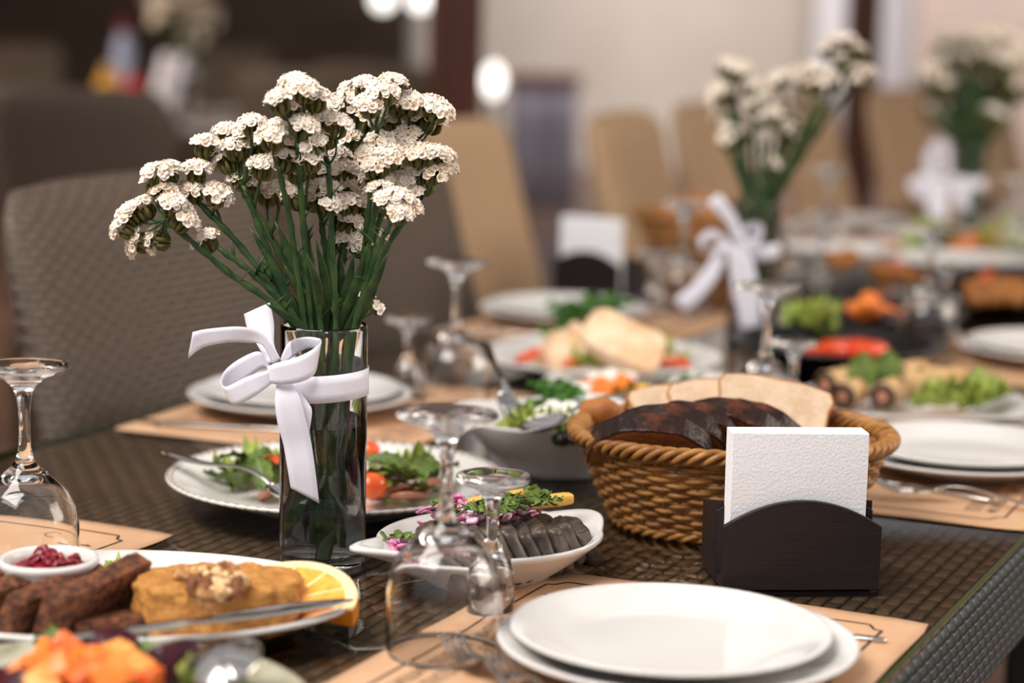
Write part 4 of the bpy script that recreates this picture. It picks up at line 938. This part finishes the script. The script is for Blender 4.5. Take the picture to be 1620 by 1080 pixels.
# ================================================================== ROLLS PLATTER
FP = Vector((0.470, 2.410, TOP + .0005))
def sq_plate(a, b):
    n = 64; pr = [(.60, 0), (.64, 0), (.66, .003), (.86, .012), (1, .019), (1.0, .0215), (.97, .022), (.86, .0155), (.68, .0065), (.01, .006)]; Rg = []
    for f, z in pr:
        o_ = []
        for i in range(n):
            t = 2 * PI * i / n; c_, s_ = math.cos(t), math.sin(t); k = (abs(c_) ** 3.2 + abs(s_) ** 3.2) ** (-1 / 3.2); o_.append(Vector((a * f * k * c_, b * f * k * s_, z)))
        Rg.append(o_)
    return MB().rings(Rg)
tag(obj('square_platter', sq_plate(.132, .112), 'white_ceramic', loc=FP, rz=R(2)), 'white platter with stuffed aubergine rolls and lettuce', 'platter')
for k, (x, y, yaw, L_) in enumerate(((1345, 622, 62, .050), (1405, 622, 66, .050), (1322, 604, 50, .045), (1448, 606, 20, .046), (1492, 600, 8, .055), (1385, 596, 60, .045), (1440, 590, 40, .045))):
    o = thing('stuffed_roll', at(x, y, .026), (0, 0, R(yaw)), ('pale stuffed roll with dark open end, ' + ('front one beside the bread', 'front one in the middle', 'rear one by the small glass', 'one touching the lettuce', 'long one nearest the platter end', 'rear one behind the front pair', 'hindmost one on the platter')[k]), 'roll', 'stuffed rolls on the white platter')
    mb = MB().tube([Vector((-L_ / 2 + L_ * i / 8, 0, 0)) for i in range(9)], [.0150 + .0012 * math.sin(i * 1.6 + k) for i in range(9)], 18); obj('wrap', mb, 'roll_cream', o)
    mb = MB()
    for q in range(2):
        r_ = .0135 - q * .005; mb.tube([Vector((-L_ / 2 - .001, r_ * math.cos(t), r_ * math.sin(t))) for t in np.linspace(0, 2 * PI, 19)[:-1]], .0022, 6, loop=True)
    obj('dark_skin_edge', mb, 'roll_skin', o)
    obj('filling', MB().squad((.003, .010, .010), (.8, 1), 14, 8, .002, 90, k, M=rmat((-L_ / 2, 0, 0))), 'meat', o)
for k, (x, y) in enumerate(((1368, 590), (1408, 588))):
    piece('green_leaf', leafmb(.050, .018, .1, rr), 'dark_leaf', at(x, y, .045), 'upright pointed green leaf behind the rolls, ' + ('on the glass side' if k == 0 else 'on the lettuce side'), 'leaf', None, (0, R(-75), R(60)))
scatter([(1475,640),(1500,642),(1525,640),(1548,640),(1568,634),(1490,628,.006),(1560,622,.006),(1540,626,.008)], lambda q: frillmb(.026, q, .8), 'lettuce_leaf', 'lettuce', .022, 'bright frilled lettuce leaf beside the stuffed rolls', 'lettuce', 'lettuce beside the rolls', 91, .4)

# ================================================================== BLACK DISHES AND THE FAR FOOD
def black_dish(p, k, label): return plate(p, k, label, 'black_dish', 'black_ceramic', group='black serving dishes', cat='dish')
B1 = Vector((0.428, 2.74, TOP + .0005)); B2 = at(1365, 520, .0); B2 = Vector((B2.x, 3.06, TOP + .0005))
o = black_dish(B1, 1.16, 'matt black dish of red sauce behind the stuffed rolls'); o.scale.z = 1.6
o = black_dish(B2, 1.15, 'matt black dish of beetroot behind the red sauce dish'); o.scale.z = 1.6
piece('red_sauce', MB().squad((.045, .036, .012), (.6, .9), 30, 10, .005, 40), 'red_sauce', at(1348, 552, .028), 'bright red sauce heap on the nearer black dish', 'sauce')
piece('red_sauce_spot', MB().squad((.018, .014, .008), (.6, .9), 16, 8, .003, 40), 'red_sauce', at(1292, 553, .028), 'small red sauce spot on the nearer black dish', 'sauce')
scatter([(1268,505,.02),(1290,515,.015),(1260,520),(1300,530),(1282,498,.02),(1310,505,.015)], lambda q: frillmb(.024, q, .9), 'lettuce_leaf', 'lettuce', .030, 'green lettuce leaf between the two black dishes', 'lettuce', 'lettuce on the black dishes', 95, .4)
piece('beet_heap', MB().squad((.066, .044, .022), (.8, 1), 34, 14, .014, 40, 3), 'beet', at(1362, 502, .035), 'dark grated beetroot heap on the farther black dish', 'beetroot')
scatter([(1368,482,.03),(1385,486,.025),(1355,490,.02),(1376,474,.035),(1398,494,.01),(1378,492,.02)], lambda q: MB().squad((.016, .011, .009), (.5, .5), 14, 8, .003, 60), 'carrot_chunk', 'carrot', .035, 'orange carrot chunk atop the beetroot heap', 'carrot', 'carrot chunks on the beetroot', 96)
B3 = at(1590, 478, 0); B3.z = TOP + .0005
o = black_dish(B3, 1.1, 'matt black dish of golden fried pieces near the third vase'); o.scale.z = 1.8
scatter([(1540 + 14 * (k % 6), 452 + 9 * (k // 6), .004 * (3 - k // 6)) for k in range(18)], lambda q: MB().squad((.020, .014, .012), (.7, .7), 14, 8, .004, 50, q.random()), 'fried_piece', 'fried', .030, 'golden brown fried piece heaped on the far black dish', 'fried food', 'fried pieces on the black dish', 97)
W4 = at(1500, 425, 0); W4.z = TOP + .0005
tag(obj('oval_platter', oval_plate(.20, .12, .022), 'white_ceramic', loc=W4, rz=R(5)), 'blurred white oval platter of mixed salad beyond the wine glass', 'platter')
scatter([(1405,436),(1430,430),(1395,428,.004),(1450,440),(1560,432),(1580,430)], lambda q: MB().squad((.026, .016, .010), (.6, .7), 14, 8, .004, 50), 'golden_slice', 'fried', .026, 'golden brown slice on the blurred far oval platter', 'food', 'golden slices on the far platter', 98)
scatter([(1420,424),(1560,440),(1540,434)], lambda q: MB().squad((.018, .012, .010), (.6, .7), 14, 8, .004, 50), 'tomato_piece', 'tomato', .028, 'red tomato piece on the blurred far oval platter', 'tomato', 'tomato on the far platter', 99)
W5 = at(1560, 392, 0); W5.z = TOP + .0005
tag(obj('oval_platter', oval_plate(.24, .13, .022), 'white_ceramic', loc=W5, rz=R(5)), 'white oval platter of greens in front of the third vase', 'platter')
scatter([(1475,385),(1490,388),(1590,392),(1605,388),(1615,394),(1462,392),(1570,396),(1600,380,.01)], lambda q: frillmb(.045, q, .8), 'lettuce_leaf', 'lettuce', .022, 'green lettuce leaf on the platter before the third vase', 'lettuce', 'lettuce on the far greens platter', 100, .4)
scatter([(1540,378,.006),(1560,384,.004),(1580,376,.01),(1525,388),(1390,398),(1375,402)], lambda q: MB().squad((.034, .022, .012), (.6, .7), 14, 8, .005, 40), 'orange_slice_piece', 'carrot', .028, 'orange slice on the platter before the third vase', 'food', 'orange slices on the far greens platter', 101)
bk2 = at(1120, 408, 0); bk2.z = TOP + .0005
basket(bk2, R(20), 'second wicker bread basket, blurred behind the ribbon of the second vase', rows=10, stakes=32)
for k, (x, y) in enumerate(((1085, 378), (1110, 368), (1135, 372))):
    o = up_slice('bread_slice', slice_white(.095, .075, .016), ['crust', 'crust'], x, y, bk2.y + .02 * k, R(30), R(25), 0, 'golden bread slice standing in the second basket', 'bread slices in the second basket')
W6 = at(1330, 440, 0); W6.z = TOP + .0005
tag(obj('round_bowl', sq_bowl(), 'white_ceramic', loc=W6, rz=R(10)), 'blurred white bowl right of the second vase', 'bowl')
scatter([(1318,408),(1335,412),(1345,404),(1325,416)], lambda q: MB().squad((.02, .016, .012), (.7, .7), 14, 8, .004, 50), 'golden_piece', 'fried', .052, 'golden piece in the white bowl right of the second vase', 'food', 'golden pieces in the far bowl', 103)

# ================================================================== STONEWARE PLATE IN FRONT
JC = Vector((-0.262, 1.252, TOP + .0005))
plate(JC, 1.19, 'grey green stoneware plate of vegetables cut by the bottom edge', 'stoneware_plate', 'stoneware', group=None)
rr = random.Random(77); mat('carrot_red', (232, 84, 30), .35, (240, 120, 60), 60); mat('carrot_pale', (246, 168, 92), .4, (240, 140, 60), 60)
for k, (x, y, h, s_) in enumerate(((75, 1045, .040, .013), (110, 1032, .044, .013), (150, 1050, .046, .014), (185, 1040, .044, .012), (95, 1068, .040, .014), (135, 1072, .044, .013), (175, 1070, .046, .014), (212, 1060, .042, .012), (50, 1062, .034, .011), (225, 1080, .036, .013), (35, 1080, .032, .012), (70, 1090, .034, .013))):
    piece('carrot_chunk', MB().squad((s_ * .95, s_ * .8, s_ * .7), (.22, .22), 20, 12, .001, 60, k), ('carrot', 'carrot_red', 'carrot', 'carrot_pale')[k % 4], at(x, y, h), 'bright orange carrot chunk on the stoneware plate', 'carrot', 'carrot chunks on the stoneware plate', rrot(rr, .8))
for k, (x, y, s_) in enumerate(((275, 1045, .017), (182, 1022, .014), (160, 1018, .012), (35, 1065, .010), (30, 1085, .012))):
    piece('beet_chunk', MB().squad((s_, s_ * .85, s_ * .8), (.4, .4), 18, 10, .002, 60, k), 'beet', at(x, y + 6, .032), 'dark purple beetroot chunk on the stoneware plate', 'beetroot', 'beetroot chunks on the stoneware plate', rrot(rr, .6))
for k, (x, y) in enumerate(((222, 1028), (76, 1012), (330, 1075), (300, 1085), (350, 1085))):
    piece('lettuce_leaf', frillmb(.018 if k > 1 else .010, rr, .6), 'lettuce' if k > 1 else 'dark_leaf', at(x, y + 4, .030), ('pale frilled lettuce leaf beside the spoon on the stoneware plate' if k > 1 else 'small green leaf tip among carrots on the stoneware plate'), 'lettuce', 'green leaves on the stoneware plate', rrot(rr, .5))
piece('vegetable_mix', MB().squad((.085, .060, .016), (.7, 1), 36, 12, .008, 50, 2), 'beet', JC + Vector((-.03, .0, .020)), 'bed of chopped beetroot beneath the carrot chunks', 'vegetables')
def big_spoon():
    mb = MB(); G = []
    for i in range(13):
        r_ = i / 12; G.append([Vector((.034 * r_ * math.cos(a), .026 * r_ * math.sin(a), .010 * (1 - r_ * r_))) for a in np.linspace(0, 2 * PI, 41)])
    mb.grid(G); mb.tube(crom([(.030, 0, .001), (.060, 0, .010), (.10, 0, .012), (.17, 0, .0)], 5), .0032, 8, flat=.5); return mb
o = obj('serving_spoon', big_spoon(), 'steel', loc=at(350, 1046, .046), rz=(R(18), R(6), R(-72)), solid=0.001); tag(o, 'upturned steel serving spoon on the stoneware plate', 'spoon')

# ================================================================== CHAIRS
def chair(wick, label, group):
    o = thing('wicker_chair', (0, 0, 0), 0, label, 'chair', group)   # faces +x
    W_ = .25
    mb = MB().squad((.24, W_, .10), (.25, .3), 40, 16, M=rmat((.0, 0, .36))); obj('seat', mb, wick, o)
    rings = []
    for i in range(15):
        f = i / 14; z = .40 + .60 * f; xb = -.20 - .145 * f; w_ = W_ * (1.0 - .06 * f); th = .032 * (1 - .25 * f)
        if f > .88:
            e = (f - .88) / .12; w_ *= math.sqrt(1 - (e * .45) ** 2); z = .40 + .60 * (.88 + .12 * math.sin(e * PI / 2))
            th *= math.sqrt(max(.02, 1 - e * e))
        ring = []
        for j in range(32):
            a = 2 * PI * j / 32; c_, s_ = math.cos(a), math.sin(a); y = w_ * math.copysign(abs(s_) ** .35, s_)
            ring.append(Vector((xb + th * math.copysign(abs(c_) ** .6, c_) + .03 * (y / W_) ** 2 - .01, y, z - (.018 * (y / W_) ** 4 if f > .6 else 0))))
        rings.append(ring)
    obj('backrest', MB().rings(rings), wick, o)
    for sx, sy in ((.2, .21), (.2, -.21), (-.2, .21), (-.2, -.21)):
        obj('leg', MB().rings([[Vector((sx + a * k, sy + b * k, z)) for a, b in ((-1, -1), (1, -1), (1, 1), (-1, 1))] for z, k in ((0.0, .017), (.30, .025))]), 'chair_leg', o, smooth=False)
    return o
def seat_at(o, px, py, Y, rz):
    """the middle of the backrest top shows there"""
    p = deep(px, py, Y); v = Matrix.Rotation(rz, 3, 'Z') @ Vector((-.345, 0, 0)); o.location = (p.x - v.x, p.y - v.y, 0); o.rotation_euler = (0, 0, rz)
dk = chair('dark_shaded_wicker', 'wicker chair in shade-darkened colour with a pale lit top edge at the near table end', 'dark wicker chairs')
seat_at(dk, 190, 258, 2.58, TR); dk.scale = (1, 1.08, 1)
d2 = dup(dk, (0, 0, 0), 0, 'wicker chair in shade-darkened colour standing behind the foreground bouquet', 'dark wicker chairs'); seat_at(d2, 560, 250, 3.35, TR)
tn = chair('tan_wicker', 'tan wicker chair behind the plates between the brown post and the white napkins', 'tan wicker chairs')
seat_at(tn, 700, 196, 4.10, TR)
for (x, y, Y, rz, lab) in ((975, 180, 4.60, TR + R(4), 'tan wicker chair beyond the far napkin holder'), (1108, 163, 5.25, TR, 'tan wicker chair partly hidden by the second bouquet'),
                           (1262, 150, 6.0, TR, 'tan wicker chair seen right of the second bouquet, before the thin post'), (1412, 128, 6.7, TR + R(-8), 'tan wicker chair standing below the thin brown post'), (1560, 120, 7.6, TR, 'tan wicker chair behind the third bouquet')):
    d = dup(tn, (0, 0, 0), 0, lab, 'tan wicker chairs'); seat_at(d, x, y, Y, rz)

# ================================================================== BACKGROUND
mat('cloth_white', (176, 170, 172), 0.9); mat('jar_yellow', (226, 168, 60), .4); mat('jar_red', (206, 40, 26), .4); mat('cap_red', (140, 12, 16), .4)
mat('bottle_blue', (170, 180, 214), .2); mat('cream_pot', (214, 190, 150), .6); mat('stool_red', (104, 52, 44), .5); mat('grey_cloth', (150, 148, 164), .9, (118, 116, 134), 14, stretch=(1, 1, .1)); mat('tan_wood', (112, 82, 58), .7)
mat('spot_glow', (255, 250, 245), .5, emit=2.5)  # glowing material for bright spots that are no known source
def back_table(name, x0, x1, Y, dpt, label, z=.75, top='tan_wood'):
    a, b = deep(x0, 100, Y).x, deep(x1, 100, Y).x
    o = thing(name, ((a + b) / 2, Y + dpt / 2, 0), 0, label, 'table'); w_ = b - a
    obj('table_top', MB().box((0, 0, z - .02), (w_, dpt, .04)), top, o, smooth=False)
    for sx in (-1, 1):
        for sy in (-1, 1): obj('leg', MB().box((sx * (w_ / 2 - .06), sy * (dpt / 2 - .06), (z - .04) / 2), (.06, .06, z - .04)), 'chair_leg', o, smooth=False)
    return o
back_table('side_table', -260, 265, 9.2, 1.6, 'brown wooden table behind the large dark chair in the shaded room')
back_table('side_table', 285, 430, 8.6, 1.4, 'table with pale cloth and flower vase in the shaded room', top='cloth_white')
back_table('side_table', 500, 690, 10.0, 1.3, 'brown table in the shaded room beside the thick post')
def on(x, Y, z=.75): return Vector((deep(x, 100, Y).x, Y, z))
for k, (x, Y) in enumerate(((95, 9.7), (330, 8.9), (390, 8.95), (560, 10.4))):
    plate(on(x, Y), 1.2, ('white plate alone on the brown table behind the large dark chair', 'white plate beside the vase on the pale cloth', 'white plate at the edge of the pale cloth', 'white plate on the table by the thick post')[k], 'dinner_plate', group='plates in the shaded room')
def jar(x, Y, r_, h, m_, label, name='jar', cap=None):
    o = thing(name, on(x, Y), 0, label, name.replace('_', ' '))
    obj('body', MB().lathe([(r_ * .9, 0), (r_, .01), (r_, h * .7), (r_ * .8, h * .85), (r_ * .45, h)], 24), m_, o)
    if cap: obj('cap', MB().lathe([(r_ * .5, h), (r_ * .5, h * 1.15), (r_ * .1, h * 1.16)], 20), cap, o)
    return o
jar(172, 9.5, .055, .17, 'jar_yellow', 'yellow jar on the brown table beside the red one', cap='cream_pot'); jar(212, 9.5, .05, .15, 'jar_red', 'red jar on the brown table beside the yellow one')
jar(196, 9.9, .05, .34, 'bottle_blue', 'pale bottle with dark red cap behind the jars', 'bottle', 'cap_red')
# vase with ribbon and flowers on the side table
p = on(292, 8.75); v = v1.copy(); COL.objects.link(v); v.location = p; v.rotation_euler.z = .3; v.scale = (1.3, 1.3, 1.3); tag(v, 'glass vase with ribbon in the shaded room at the rear', 'vase', 'cylinder vases of white flowers')
ro = thing('ribbon_bow', p, 0, 'white ribbon bow hanging down the rear vase in the shaded room', 'ribbon', 'white ribbon bows on the vases')
for a, b in ((-.05, -.17), (.0, -.13)):
    G = [[Vector((a + t * (b - a) * .5 + q * .035, -.055 - .03 * t, .27 - .25 * t)) for q in (-1, 0, 1)] for t in np.linspace(0, 1, 6)]
    obj('tail', MB().grid(G), 'ribbon', ro, solid=.001)
obj('band', MB().lathe([(.049, .17), (.049, .21)], 30, cap=False), 'ribbon', ro, solid=.001)
rr = random.Random(12)
bouquet(3, p, [(240 + rr.uniform(0, 100), -25 + rr.uniform(0, 62)) for _ in range(30)] + [(320, 60), (300, 55)], [(265, 35, 40), (285, 50, 40), (310, 45, 40), (330, 40, 40)], 8.75, 'white statice stem in the rear bouquet of the shaded room', 'statice stems of the rear bouquet', rr, spread=.12, nf=10, rad=.03, wid=.012, fs=.012)
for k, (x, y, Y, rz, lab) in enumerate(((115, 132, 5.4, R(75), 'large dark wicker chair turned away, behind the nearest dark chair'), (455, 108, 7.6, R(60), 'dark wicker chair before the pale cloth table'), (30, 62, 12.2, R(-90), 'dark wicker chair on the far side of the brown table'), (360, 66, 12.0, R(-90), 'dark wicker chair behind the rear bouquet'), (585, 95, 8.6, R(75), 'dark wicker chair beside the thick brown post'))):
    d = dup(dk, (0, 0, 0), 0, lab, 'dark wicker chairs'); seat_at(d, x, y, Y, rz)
# cloth-hung serving table by the pale wall
a, b = deep(808, 110, 13.2).x, deep(915, 110, 13.2).x; w_ = b - a
o = thing('serving_table', ((a + b) / 2, 13.5, 0), 0, 'small red-topped table with grey cloth skirt before the pale wall', 'table')
obj('table_top', MB().box((0, 0, .80), (w_ + .04, .5, .07)), 'stool_red', o, smooth=False)
G = []
for i in range(121):
    t = i / 120 * 4; k = int(t) % 4; f = t - int(t) if i < 120 else 1; k = 3 if i == 120 else k
    c_ = [(-1, -1), (1, -1), (1, 1), (-1, 1), (-1, -1)]; x = (c_[k][0] + (c_[k + 1][0] - c_[k][0]) * f) * w_ / 2; y = (c_[k][1] + (c_[k + 1][1] - c_[k][1]) * f) * .24
    wv = 1 + .05 * math.sin(i * 1.1); G.append([Vector((x * (1 + .0 * z) * (wv if z < .5 else 1), y * (wv if z < .5 else 1), z)) for z in (.004, .3, .55, .765)])
obj('cloth_skirt', MB().grid(G), 'grey_cloth', o, solid=.004)
lp = thing('white_glow', (deep(781, 120, 12.6).x, 12.6, 0), 0, 'unidentified bright white lamp on a slim stand beside the thick post', 'glow')  # bright white thing of unknown kind, made a glowing globe on a stand
obj('stand', MB().tube([(0, 0, .02), (0, 0, .72)], .02, 12), 'chair_leg', lp); obj('base', MB().lathe([(.14, 0), (.14, .02), (.02, .03)], 30), 'chair_leg', lp)
obj('globe', MB().squad((.052, .052, .095), (1, 1), 24, 16, M=rmat((0, 0, .82))), 'spot_glow', lp)
for k, x in enumerate((594, 656)):
    q = deep(x, 2, 13.6); o = thing('reflection_ball', (q.x, 14.5, q.z), 0, 'small added ball for a window-reflection lamp ' + ('farther from' if k == 0 else 'closer to') + ' the thick brown post', 'glow', 'added reflection balls in the shaded room')  # window reflections built as added glowing balls on mounts
    obj('mount', MB().tube([(0, 0, 0), (0, -.12, 0)], .02, 10), 'chair_leg', o); obj('globe', MB().squad((.07, .07, .07), (1, 1), 20, 12, M=rmat((0, -.17, .02))), 'spot_glow', o)
